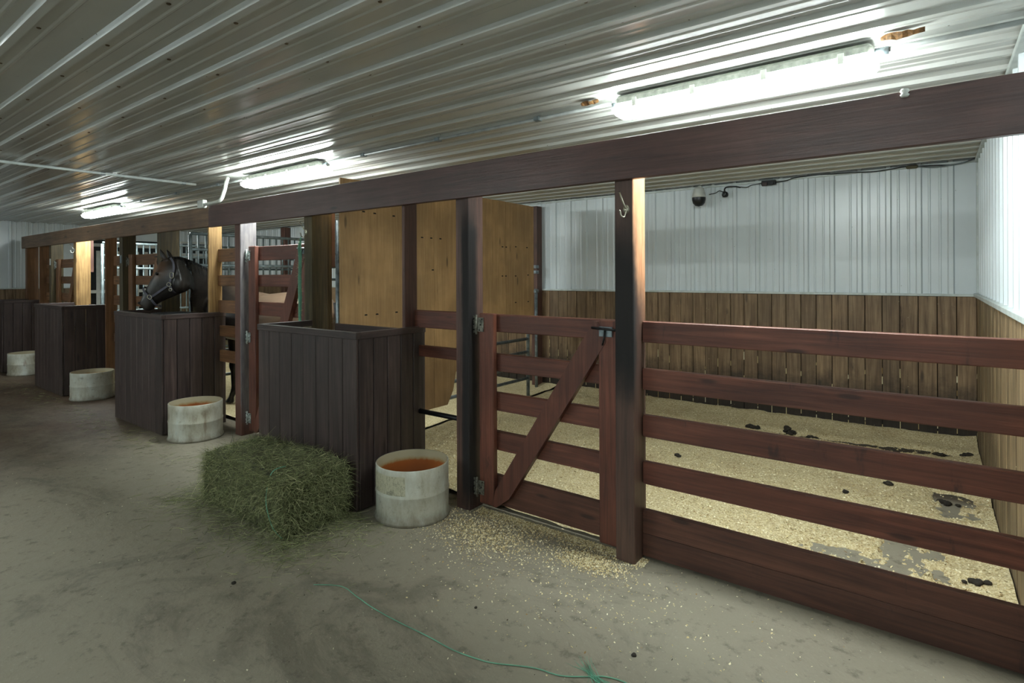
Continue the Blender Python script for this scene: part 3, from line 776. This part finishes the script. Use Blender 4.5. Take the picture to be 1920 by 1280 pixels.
tag(tube('cable', curve_pts([(-.12, 6.228, 2.468), (.0, 6.228, 2.449), (.1, 6.228, 2.452), (.2, 6.228, 2.462), (.28, 6.22, 2.482)]), .0045, M_GCABLE, None, 6), 'grey cable sagging below the black one at the back corner', 'cable')
tag(box('tape_wrap', -.20, -.11, 6.216, 6.248, 2.455, 2.484, plain('brown_tape', (84, 78, 56), .6), None, .008), 'brown tape wrapped around the cables near the back corner', 'tape')
# small plates on far posts
tag(box('latch_plate', -11.10, -11.05, 2.698, 2.703, 1.70, 1.80, M_WHITE, None, .002), 'small white latch plate on the far olive post', 'plate')
tag(box('latch_plate', -8.20, -8.15, 2.698, 2.703, 1.68, 1.78, M_GALV, None, .002), 'small grey metal plate on the olive post left of the horse', 'plate')

# ------------------------------------------------------------------ hay bale
hb = empty('hay_bale', (-3.42, 2.0, 0), 'rectangular green hay bale lying before the nearest feed bin', 'hay bale')
def bale_pt(u, v, w_):
    """u,v,w in -1..1"""
    x = -3.43 + u*.49; y = 1.98 + v*.215; z = .175 + w_*.165
    n = noise.noise(Vector((x*5, y*5, z*5)))
    n2 = noise.noise(Vector((x*16, y*16, z*16)))
    s = 1 + .05*n + .03*n2
    z2 = z + (.03*noise.noise(Vector((x*4, y*4, 1)))+.02*(1-abs(u))) * (w_ > .9)
    return Vector((-3.43+(x+3.43)*s, 1.98+(y-1.98)*s, max(.0, z2)))
bm = bmesh.new(); bmesh.ops.create_cube(bm, size=2); bmesh.ops.subdivide_edges(bm, edges=bm.edges[:], cuts=11, use_grid_fill=True)
for v in bm.verts:
    c = v.co.copy(); k = max(abs(c.x), abs(c.y), abs(c.z)); L = c.length
    c = c*(1-.05*(L/k-1))
    v.co = bale_pt(*c)*1 - Vector((-3.42, 2.0, 0))
me = bpy.data.meshes.new('bale_core'); bm.to_mesh(me); 
faces = [(f.calc_center_median()+Vector((-3.42, 2.0, 0)), f.normal.copy()) for f in bm.faces]; bm.free()
obj('core', me, M_HAYBODY, hb, (-3.42, 2.0, 0), smooth=True)
rnd = random.Random(3)
def strand(V, F, p, d, L, wd, droop, seg=3):
    side = d.cross(Vector((rnd.uniform(-1, 1), rnd.uniform(-1, 1), rnd.uniform(-1, 1))))
    if side.length < 1e-4: return
    side.normalize(); b = len(V); q = p.copy(); dd = d.copy()
    for k in range(seg+1):
        ww = wd*(1-.6*k/seg); z = Vector((q.x, q.y, max(q.z, .003)))
        V.append(z-side*ww); V.append(z+side*ww)
        dd = (dd + Vector((rnd.uniform(-.25, .25), rnd.uniform(-.25, .25), rnd.uniform(-.25, .25)-droop))).normalized(); q += dd*(L/seg)
    for k in range(seg): F.append((b+2*k, b+2*k+1, b+2*k+3, b+2*k+2))
V, F = [], []
O = Vector((-3.42, 2.0, 0))
vis = [f for f in faces if f[1].z > -.5]
for i in range(34000):
    c, n = rnd.choice(vis)
    p = c + Vector((rnd.uniform(-.05, .05), rnd.uniform(-.03, .03), rnd.uniform(-.02, .02)))
    t = Vector((rnd.gauss(0, 1), rnd.gauss(0, 1), rnd.gauss(0, .7 if n.z < .5 else .3)))
    d = (t.normalized() + n*rnd.uniform(.0, .40)).normalized()
    strand(V, F, p-n*.01-O, d, rnd.uniform(.025, .08) if rnd.random() < .94 else rnd.uniform(.08, .15), rnd.uniform(.0006, .0014), .12)
obj('stalks', new_mesh('stalks', V, F), M_HAY, hb, O)['kind'] = 'stuff'
tube('twine', curve_pts([(-3.15, 1.90, .352), (-3.13, 1.80, .345), (-3.115, 1.755, .22), (-3.08, 1.75, .12), (-3.03, 1.755, .05), (-2.97, 1.77, .01)]), .003, M_TWINE, hb, 6)
# loose hay round the bale
V, F = [], []
for i in range(5200):
    a = rnd.uniform(0, 6.28); r = abs(rnd.gauss(0, .16))
    ux, uy = math.cos(a), math.sin(a)
    ex = max(-1, min(1, ux*1.5)); ey = max(-1, min(1, uy*1.5))
    p = Vector((-3.43+ex*.49+ux*r*1.3, 1.99+ey*.22+uy*r, .004+rnd.uniform(0, .02)*max(0, 1-r*6)))
    if p.y > 2.235 and p.x > -4.1: continue
    th = rnd.uniform(0, 6.28)
    strand(V, F, p, Vector((math.cos(th), math.sin(th), rnd.uniform(0, .25))), rnd.uniform(.03, .11), rnd.uniform(.0006, .0013), .12, 2)
for i in range(900):   # thin scatter in front of the far bins
    xx = rnd.choice((-7.3, -6.4, -5.9, -8.9, -10.0, -4.5)); p = Vector((rnd.gauss(xx, .45), min(2.22, rnd.gauss(2.12, .12)), .004)); th = rnd.uniform(0, 6.28)
    if p.y > 2.2: continue
    strand(V, F, p, Vector((math.cos(th), math.sin(th), .05)), rnd.uniform(.03, .1), .0012, .12, 2)
tag(obj('loose_hay', new_mesh('loose_hay', V, F), M_HAY), 'loose green hay strands scattered on the concrete around the bale', 'hay', kind='stuff')

# ------------------------------------------------------------------ green twine on the floor
tp = [(-2.418, 1.604), (-2.297, 1.675), (-2.161, 1.664), (-2.03, 1.651), (-1.868, 1.649), (-1.695, 1.656), (-1.544, 1.656), (-1.422, 1.676), (-1.359, 1.697), (-1.229, 1.763), (-1.125, 1.788), (-1.042, 1.842), (-.986, 1.884), (-.90, 1.90), (-.80, 1.86)]
ft = empty('floor_twine', (-1.6, 1.66, 0), 'long strand of green baling twine lying on the concrete in the foreground', 'twine')
tube('strand', curve_pts([(a, b, .0035) for a, b in tp]), .0022, M_TWINE, ft, 6)
V, F = [], []
for i in range(60):
    p = Vector((-1.02+rnd.uniform(-.02, .02), 1.86+rnd.uniform(-.01, .01), .004))-Vector((-1.6, 1.66, 0)); th = math.radians(rnd.choice((150, 165, -20, -35)))+rnd.uniform(-.25, .25)
    strand(V, F, p, Vector((math.cos(th), math.sin(th), .04)), rnd.uniform(.04, .12), .0011, .05, 3)
obj('frayed_end', new_mesh('frayed_end', V, F), M_TWINE, ft, (-1.6, 1.66, 0))['kind'] = 'stuff'

# ------------------------------------------------------------------ bedding
BARE = [(-.12, 3.69, .16, .14), (-.35, 3.45, .22, .10), (-.05, 3.42, .12, .12), (.16, 4.5, .15, .16), (.08, 4.72, .16, .12), (-.05, 5.86, .25, .06), (-.45, 5.77, .3, .06), (-.95, 5.74, .35, .05), (-3.37, 5.5, .35, .18), (-1.75, 2.98, .5, .05)]
def bed_h(x, y, bare=True):
    h = .034 + .022*noise.noise(Vector((x*1.6, y*1.6, 0))) + .012*noise.noise(Vector((x*6, y*6, 3))) + .005*noise.noise(Vector((x*20, y*20, 5)))
    h += .05*math.exp(-((YB-.03-y)/.14)**2) + .035*math.exp(-((XR-x)/.12)**2)
    if bare:
        rg = 1 + .9*noise.noise(Vector((x*9, y*9, 7))) + 1.0*noise.noise(Vector((x*26, y*26, 9)))
        for bx, by, sx, sy in BARE: h -= .085*rg*math.exp(-((x-bx)/sx)**2-((y-by)/sy)**2)
        h -= .02*math.exp(-((y-2.82)/.06)**2)
    return h
def bed(x0, x1, y0, y1, st, label):
    nx = int((x1-x0)/st)+1; ny = int((y1-y0)/st)+1; V, F = [], []
    for j in range(ny+1):
        for i in range(nx+1):
            x = x0+(x1-x0)*i/nx; y = y0+(y1-y0)*j/ny; V.append((x, y, bed_h(x, y)-.0))
    for j in range(ny):
        for i in range(nx): 
            a = j*(nx+1)+i; F.append((a, a+1, a+nx+2, a+nx+1))
    o = obj('bedding', new_mesh('bedding', V, F), M_SHAV, None, (0, 0, 0), smooth=True)
    tag(o, label, 'bedding', kind='stuff')
bed(-3.9, XR-.03, 2.845, YB-.03, .018, 'pale pine shavings bedding on the floor of the near stall')
bed(-12.8, -3.95, 2.95, YB-.03, .10, 'pale shavings bedding in the far stalls')
V, F = [], []
def chip(x, y, z, sz):
    a = rnd.uniform(0, 6.28); b = len(V); t1 = rnd.uniform(-.6, .6); t2 = rnd.uniform(-.6, .6)
    ux = Vector((math.cos(a), math.sin(a), t1))*sz; uy = Vector((-math.sin(a), math.cos(a), t2))*sz*rnd.uniform(.35, .8)
    c = Vector((x, y, z+sz*.3)); V.extend([c-ux-uy, c+ux-uy*.6, c+ux*.8+uy, c-ux*.7+uy*.9]); F.append((b, b+1, b+2, b+3))
for i in range(46000):
    x = rnd.uniform(-3.8, XR-.04); y = 2.86 + (YB-.06-2.86)*rnd.random()**1.35
    h = bed_h(x, y)
    if h < 0:
        if rnd.random() > .16: continue
        h = .001
    chip(x, y, h, rnd.uniform(.002, .0075))
tag(obj('shaving_chips', new_mesh('shaving_chips', V, F), M_CHIP), 'curled pale wood chips on top of the near stall bedding', 'shavings', kind='stuff')
V, F = [], []
for i in range(20000):   # spill below the near gate, out in the aisle
    q = rnd.random()
    if q < .42: x = rnd.uniform(-2.35, -1.2); y = 2.80-abs(rnd.gauss(0, .05))
    elif q < .72: x = rnd.gauss(-2.12, .20); y = rnd.gauss(2.62, .10)-.25*abs(rnd.gauss(0, .4))
    elif q < .9: x = rnd.gauss(-1.45, .10); y = rnd.gauss(2.60, .05)
    else: x = rnd.gauss(-1.7, .5); y = rnd.gauss(2.45, .28)
    if y > 2.84 or y < 1.6: continue
    chip(x, y, 0.001, rnd.uniform(.0012, .0055))
for i in range(420): chip(rnd.uniform(-1.6, 1.1), rnd.uniform(1.6, 2.7), .001, rnd.uniform(.001, .004))
tag(obj('spilled_shavings', new_mesh('spilled_shavings', V, F), M_CHIP), 'pale shavings spilled onto the aisle concrete before the near gate', 'shavings', kind='stuff')
V, F = [], []
for i in range(900): chip(rnd.uniform(-6, 1), rnd.uniform(.9, 2.6), .0008, rnd.uniform(.0012, .004))
tag(obj('floor_grit', new_mesh('floor_grit', V, F), M_GRIT), 'specks of dirt and chaff scattered over the aisle concrete', 'dirt', kind='stuff')

# droppings
def dung(x, y, n, spread, label, sz=.02, group=None, z=None):
    t = empty('droppings', (x, y, 0), label, 'droppings', group)
    for i in range(n):
        dx, dy = rnd.gauss(0, spread*.6), rnd.gauss(0, spread*.4)
        bm = bmesh.new(); bmesh.ops.create_icosphere(bm, subdivisions=2, radius=sz*rnd.uniform(.7, 1.3))
        for v in bm.verts: v.co *= 1 + .35*noise.noise(v.co*60+Vector((i, x*9, y))); v.co.z *= .65
        me = bpy.data.meshes.new('lump'); bm.to_mesh(me); bm.free()
        zz = (max(0, bed_h(x+dx, y+dy)) if y > 2.86 else 0) if z is None else z
        obj('lump', me, M_DUNG, t, (x+dx, y+dy, zz+sz*.4), smooth=True)
dung(-1.40, 5.72, 9, .07, 'dark droppings by the back wall, leftmost heap', .028)
dung(-1.12, 5.80, 8, .07, 'dark droppings by the back wall, middle heap', .026)
dung(-.88, 5.72, 9, .06, 'dark droppings by the back wall beneath its wettest planks', .028)
dung(.04, 5.74, 6, .05, 'dark droppings near the back right corner', .022)
dung(.22, 5.80, 4, .03, 'small dark droppings tucked in the back right corner', .022)
dung(.06, 4.62, 7, .045, 'dark droppings on the bare patch by the right wall', .02)
dung(-.46, 4.35, 2, .03, 'small dark lump in the middle of the near stall', .02)
dung(-.24, 4.66, 2, .03, 'small dark lump left of the bare patch', .02)
dung(-1.65, 4.46, 3, .03, 'grey lump in the bedding behind the fence by the nearest post', .018)
dung(.15, 3.42, 5, .04, 'dark crumbs at the right wall behind the bottom fence board', .016)
dung(-3.80+.3, 5.55, 4, .05, 'dark droppings below the end of the pipe panel', .02)
dung(-1.66, 1.93, 1, .0, 'small brown crumb on the aisle floor right of the twine middle', .008)
dung(-.95, 2.06, 3, .007, 'little dark crumb on the aisle floor above the frayed twine end', .008)
dung(-2.75, 1.38, 2, .01, 'little dark crumb on the aisle floor left of the twine', .010)

# ------------------------------------------------------------------ horse
def horse():
    root = empty('horse', (-6.2, 3.3, 0), 'dark bay horse with grey halter lowering its head into the second feed bin', 'horse')
    P, Fc = [], []
    def loft(rings, seg=18):
        """rings of (centre, up half-axis vector, side half-axis vector)"""
        b = len(P)
        for c, u, s_ in rings:
            for k in range(seg):
                th = 2*math.pi*k/seg; P.append(Vector(c) + Vector(u)*math.sin(th) + Vector(s_)*math.cos(th))
        for i in range(len(rings)-1):
            for k in range(seg): Fc.append((b+i*seg+k, b+i*seg+(k+1) % seg, b+(i+1)*seg+(k+1) % seg, b+(i+1)*seg+k))
        Fc.append(tuple(b+k for k in range(seg))[::-1]); Fc.append(tuple(b+(len(rings)-1)*seg+k for k in range(seg)))
    # head: top and bottom of the profile and half width
    lat = Vector((.5547, -.832, 0))
    head = [((-6.19, 2.563, 1.69), (-6.105, 2.62, 1.42), .075), ((-6.276, 2.506, 1.696), (-6.14, 2.597, 1.350), .092), ((-6.351, 2.456, 1.665), (-6.206, 2.553, 1.318), .100),
            ((-6.385, 2.433, 1.575), (-6.277, 2.505, 1.283), .094), ((-6.435, 2.40, 1.478), (-6.348, 2.458, 1.248), .074), ((-6.480, 2.37, 1.385), (-6.405, 2.42, 1.210), .058),
            ((-6.522, 2.342, 1.290), (-6.425, 2.407, 1.172), .060), ((-6.530, 2.338, 1.235), (-6.445, 2.393, 1.158), .052), ((-6.515, 2.347, 1.190), (-6.475, 2.373, 1.155), .030)]
    rs = []
    for a, b, hw in head:
        a, b = Vector(a), Vector(b); rs.append(((a+b)/2, (a-b)/2, lat*hw))
    loft(rs, 20)
    # cheek, eye brow
    def blob(c, r, squash=(1, 1, 1), n=10):
        c = Vector(c); rings = []
        for i in range(n+1):
            t = -math.pi/2*.98 + math.pi*.98*i/n; rr = math.cos(t)
            rings.append((c+Vector((0, 0, math.sin(t)*r*squash[2])), Vector((0, rr*r*squash[1], 0)), Vector((rr*r*squash[0], 0, 0))))
        loft(rings, 10)
    near = lat*1.0
    blob(Vector((-6.17, 2.575, 1.44))+near*.05, .085, (.9, .6, 1.1)); blob(Vector((-6.17, 2.575, 1.44))-near*.05, .085, (.9, .6, 1.1))
    for sgn in (1, -1):
        blob(Vector((-6.325, 2.474, 1.545))+near*.082*sgn, .028, (1.1, .8, .8))
        blob(Vector((-6.505, 2.352, 1.235))+near*.046*sgn, .022, (1, .8, 1.2))
        # ears
        bc = Vector((-6.29, 2.498, 1.685))+near*.05*sgn; tip = Vector((-6.335, 2.468, 1.80))+near*.055*sgn
        loft([(bc, Vector((.028, .02, 0)), near*.020), (bc.lerp(tip, .45), Vector((.026, .018, 0)), near*.019), (bc.lerp(tip, .8), Vector((.014, .01, 0)), near*.011), (tip, Vector((.003, .002, 0)), near*.003)], 10)
    # neck into trunk
    d = Vector((math.cos(math.radians(20)), math.sin(math.radians(20)), 0)); sd = Vector((-d.y, d.x, 0))
    neck = [((-6.20, 2.56, 1.690), (-6.12, 2.62, 1.42), lat*.075), ((-6.30, 2.66, 1.68), (-6.18, 2.70, 1.36), Vector((.55, -.6, 0))*.10), ((-6.40, 2.80, 1.645), (-6.42, 2.76, 1.26), Vector((.85, -.35, 0))*.115),
            ((-6.47, 2.95, 1.585), (-6.62, 2.86, 1.10), Vector((.80, -.2, 0))*.15), ((-6.50, 3.08, 1.53), (-6.75, 2.98, .96), Vector((.55, .6, 0))*.17)]
    rs = []
    for a, b, sdv in neck:
        a, b = Vector(a), Vector(b); rs.append(((a+b)/2, (a-b)/2, sdv))
    W = Vector((-6.52, 3.17, 0))
    for s_, top, bot, hw in ((-.10, 1.47, .86, .19), (.08, 1.485, .80, .24), (.32, 1.36, .76, .27), (.62, 1.31, .76, .29), (.92, 1.34, .84, .275), (1.15, 1.375, .93, .26), (1.32, 1.33, .98, .22), (1.45, 1.20, 1.0, .13), (1.49, 1.12, 1.05, .05)):
        c = W + d*s_; rs.append((c+Vector((0, 0, (top+bot)/2)), Vector((0, 0, (top-bot)/2)), sd*hw*1.0))
    rs = [r if i < 5 else (r[0], r[1], sd*-1*(r[2].length)) for i, r in enumerate(rs)]
    loft(rs, 22)
    def leg(pts, side):
        rings = []
        for s_, z, r in pts:
            c = W + d*s_ + sd*side; rings.append((c+Vector((0, 0, z)), d*r, sd*r*.82))
        loft(rings, 12)
    for side in (.13, -.13):
        leg([(.02, 1.15, .12), (.0, .95, .105), (.02, .75, .07), (.015, .52, .048), (.01, .46, .052), (.015, .40, .036), (.02, .22, .031), (.02, .17, .042), (-.02, .09, .034), (-.04, .055, .052), (-.05, .03, .062), (-.05, .032, .02)], side)
        leg([(1.22, 1.10, .20), (1.2, .92, .17), (1.17, .78, .11), (1.28, .62, .07), (1.38, .52, .055), (1.37, .46, .045), (1.35, .24, .034), (1.34, .18, .044), (1.30, .09, .036), (1.28, .055, .054), (1.27, .03, .064), (1.27, .032, .02)], side)
    me = new_mesh('body', [p-Vector((-6.2, 3.3, 0)) for p in P], Fc)
    bm = bmesh.new(); bm.from_mesh(me); bmesh.ops.recalc_face_normals(bm, faces=bm.faces); bm.to_mesh(me); bm.free()
    tmp = bpy.data.objects.new('tmp', me); COL.objects.link(tmp)
    md = tmp.modifiers.new('r', 'REMESH'); md.mode = 'VOXEL'; md.voxel_size = .0125
    sm = tmp.modifiers.new('s', 'SMOOTH'); sm.factor = .5; sm.iterations = 6
    dg = bpy.context.evaluated_depsgraph_get(); me2 = bpy.data.meshes.new_from_object(tmp.evaluated_get(dg))
    bpy.data.objects.remove(tmp); me2.name = 'body'
    s = NT('horse_coat'); v = s.vec((1, 1, 1), False)
    n = s.noise(9, v, 5, .65); f = s.noise(60, s.vec((1, 1, .25), False), 3, .7)
    col = s.ramp(n, [(.3, (20, 17, 16)), (.7, (44, 38, 34))])
    def spot(c, r0, r1, sc=(1, 1, 1)):
        vm = s.n.new('ShaderNodeVectorMath'); vm.operation = 'SUBTRACT'; s.link(s.tc.outputs['Object'], vm.inputs[0]); vm.inputs[1].default_value = Vector(c)-Vector((-6.2, 3.3, 0))
        vd = s.n.new('ShaderNodeVectorMath'); vd.operation = 'MULTIPLY'; s.link(vm.outputs[0], vd.inputs[0]); vd.inputs[1].default_value = sc
        vl = s.n.new('ShaderNodeVectorMath'); vl.operation = 'LENGTH'; s.link(vd.outputs[0], vl.inputs[0])
        return s.rng(s.math('MULTIPLY_ADD', n, .06, vl.outputs['Value']), r0, r1, 1, 0)
    col = s.mix(s.math('MULTIPLY', spot((-6.32, 2.44, 1.58), .06, .20), .75), col, (100, 70, 48))      # brown brow
    col = s.mix(spot((-6.375, 2.43, 1.615), .035, .055, (1, 1, .8)), col, (196, 184, 160))             # small star
    col = s.mix(s.math('MULTIPLY', spot((-6.50, 2.37, 1.20), .06, .14), .5), col, (84, 74, 66))         # greyish muzzle
    x, y, z = s.sep(s.tc.outputs['Object'])[0:3]
    col = s.mix(s.math('MULTIPLY', s.math('MULTIPLY', s.rng(y, -.25, .05), s.rng(z, .65, 1.0)), .75), col, (128, 104, 84))   # brown roan trunk
    col = s.mix(s.rng(z, .35, .75, .9, 0), col, (16, 15, 15))
    s.bump(f, .25, .004)
    obj('body', me2, s.done(col, .42, 0, .5), root, (-6.2, 3.3, 0), smooth=True)
    blk = plain('horse_hair', (18, 17, 17), .5, 0, .3)
    # eyes, nostrils
    for sgn in (1, -1):
        c = Vector((-6.328, 2.470, 1.538))+near*.096*sgn
        bm = bmesh.new(); bmesh.ops.create_uvsphere(bm, u_segments=12, v_segments=8, radius=.017); me = bpy.data.meshes.new('eye'); bm.to_mesh(me); bm.free()
        obj('eye', me, plain('wet_eye', (10, 8, 7), .08), root, c, smooth=True)
        bm = bmesh.new(); bmesh.ops.create_uvsphere(bm, u_segments=12, v_segments=8, radius=.013); me = bpy.data.meshes.new('nostril'); bm.to_mesh(me); bm.free()
        obj('nostril', me, plain('nostril', (12, 9, 9), .6), root, Vector((-6.512, 2.349, 1.24))+near*.060*sgn, smooth=True)
    # mane: hair locks falling on the far side and along the crest
    V, F = [], []; O2 = Vector((-6.2, 3.3, 0))
    crest = curve_pts([(-6.30, 2.50, 1.70), (-6.22, 2.56, 1.71), (-6.31, 2.66, 1.70), (-6.405, 2.80, 1.665), (-6.47, 2.95, 1.605), (-6.51, 3.1, 1.53)], 8)
    for i in range(900):
        k = rnd.randrange(len(crest)-1); p = crest[k].lerp(crest[k+1], rnd.random())
        dv = Vector((.55+rnd.uniform(-.2, .2), -.12+rnd.uniform(-.2, .2), -.6)).normalized() if rnd.random() < .45 else Vector((-.7, .1, -.6))
        strand(V, F, p-O2+Vector((0, 0, .004)), dv, rnd.uniform(.08, .2), .0022, .25, 4)
    for i in range(120):
        p = Vector((-6.31, 2.485, 1.70)); strand(V, F, p-O2, Vector((-.6+rnd.uniform(-.2, .2), -.35+rnd.uniform(-.2, .2), -.5)), rnd.uniform(.05, .10), .002, .3, 4)
    obj('mane', new_mesh('mane', V, F), blk, root, O2)['kind'] = 'stuff'
    V, F = [], []
    tb = W + d*1.49 + Vector((0, 0, 1.22))
    for i in range(500):
        p = tb + Vector((rnd.uniform(-.02, .02), rnd.uniform(-.02, .02), 0)); strand(V, F, p-O2, (d*.5+Vector((rnd.uniform(-.12, .12), rnd.uniform(-.12, .12), -.7))).normalized(), rnd.uniform(.6, .85), .0025, .35, 6)
    obj('tail', new_mesh('tail', V, F), blk, root, O2)['kind'] = 'stuff'
    # halter
    hl = empty('halter_root', (0, 0, 0)); bpy.data.objects.remove(hl)
    def strap(pts, name='halter_strap', par=root, w_=.011):
        V, F = [], []; loc = Vector(pts[0])
        cp = curve_pts(pts, 5)
        for i, p in enumerate(cp):
            t_ = (cp[min(i+1, len(cp)-1)]-cp[max(i-1, 0)]).normalized(); out = near if (p-Vector((-6.33, 2.47, p.z))).dot(near) > -.01 else -near
            sdv = t_.cross(out).normalized()*w_
            V += [p-sdv-loc, p+sdv-loc, p+sdv-loc+out*.003, p-sdv-loc+out*.003]
        for i in range(len(cp)-1):
            b = 4*i
            for q in range(4): F.append((b+q, b+(q+1) % 4, b+4+(q+1) % 4, b+4+q))
        return obj(name, new_mesh(name, V, F), M_STRAP, par, loc)
    def surf(x, y, z, off): return Vector((x, y, z))+near*off
    first = strap([surf(-6.24, 2.53, 1.70, .05), surf(-6.19, 2.56, 1.65, .088), surf(-6.185, 2.567, 1.57, .098), surf(-6.20, 2.555, 1.50, .106), surf(-6.215, 2.546, 1.43, .112)])
    nose_b = [surf(-6.215, 2.546, 1.425, .112), surf(-6.29, 2.497, 1.375, .094), surf(-6.36, 2.45, 1.325, .078), surf(-6.41, 2.417, 1.297, .068)]
    strap(nose_b)
    strap([surf(-6.41, 2.417, 1.297, .068), surf(-6.455, 2.387, 1.345, .066), surf(-6.492, 2.362, 1.388, .032), surf(-6.50, 2.357, 1.398, 0), surf(-6.492, 2.362, 1.388, -.032), surf(-6.455, 2.387, 1.345, -.062)])
    strap([surf(-6.41, 2.417, 1.297, .068), surf(-6.385, 2.433, 1.25, .062), surf(-6.37, 2.443, 1.21, .03), surf(-6.37, 2.443, 1.205, -.03)])
    strap([surf(-6.215, 2.546, 1.425, .112), surf(-6.195, 2.56, 1.37, .105), surf(-6.19, 2.562, 1.34, .06)])
    def ring(c, a, b, rot=0):
        pts = []
        h1 = Vector((-.83, -.55, 0))
        for k in range(14):
            th = 2*math.pi*k/14; u = a*math.copysign(abs(math.cos(th))**.6, math.cos(th)); v_ = b*math.copysign(abs(math.sin(th))**.6, math.sin(th))
            pts.append(Vector(c)+h1*(u*math.cos(rot)-v_*math.sin(rot))+Vector((0, 0, 1))*(u*math.sin(rot)+v_*math.cos(rot)))
        tube('buckle', pts, .0042, M_NICKEL, root, 6, True, c)
    ring(surf(-6.192, 2.56, 1.52, .112), .019, .028); ring(surf(-6.216, 2.546, 1.428, .118), .020, .018, .5); ring(surf(-6.408, 2.418, 1.30, .078), .022, .018, .6); ring(surf(-6.205, 2.552, 1.375, .112), .014, .012)
    return root
horse()

# repeats of a kind share a group
GROUPS = {'post': 'posts under the header beam', 'feed bin': 'dark feed bins along the aisle', 'tub': 'white plastic tubs along the stalls', 'gate': 'board stall gates',
          'light': 'fluorescent strip lights', 'fence': 'board fence sections', 'conduit': 'electrical conduits', 'cable': 'cables on the back wall', 'droppings': 'dark droppings and crumbs',
          'hook': 'coat hooks on the posts', 'beam': 'header beams over the stalls', 'panel': 'pipe panels between the stalls', 'plate': 'latch plates on the far posts', 'splinter': 'wood splinters in the ceiling'}
for o in COL.objects:
    if o.parent is None and o.get('category') in GROUPS: o['group'] = GROUPS[o['category']]
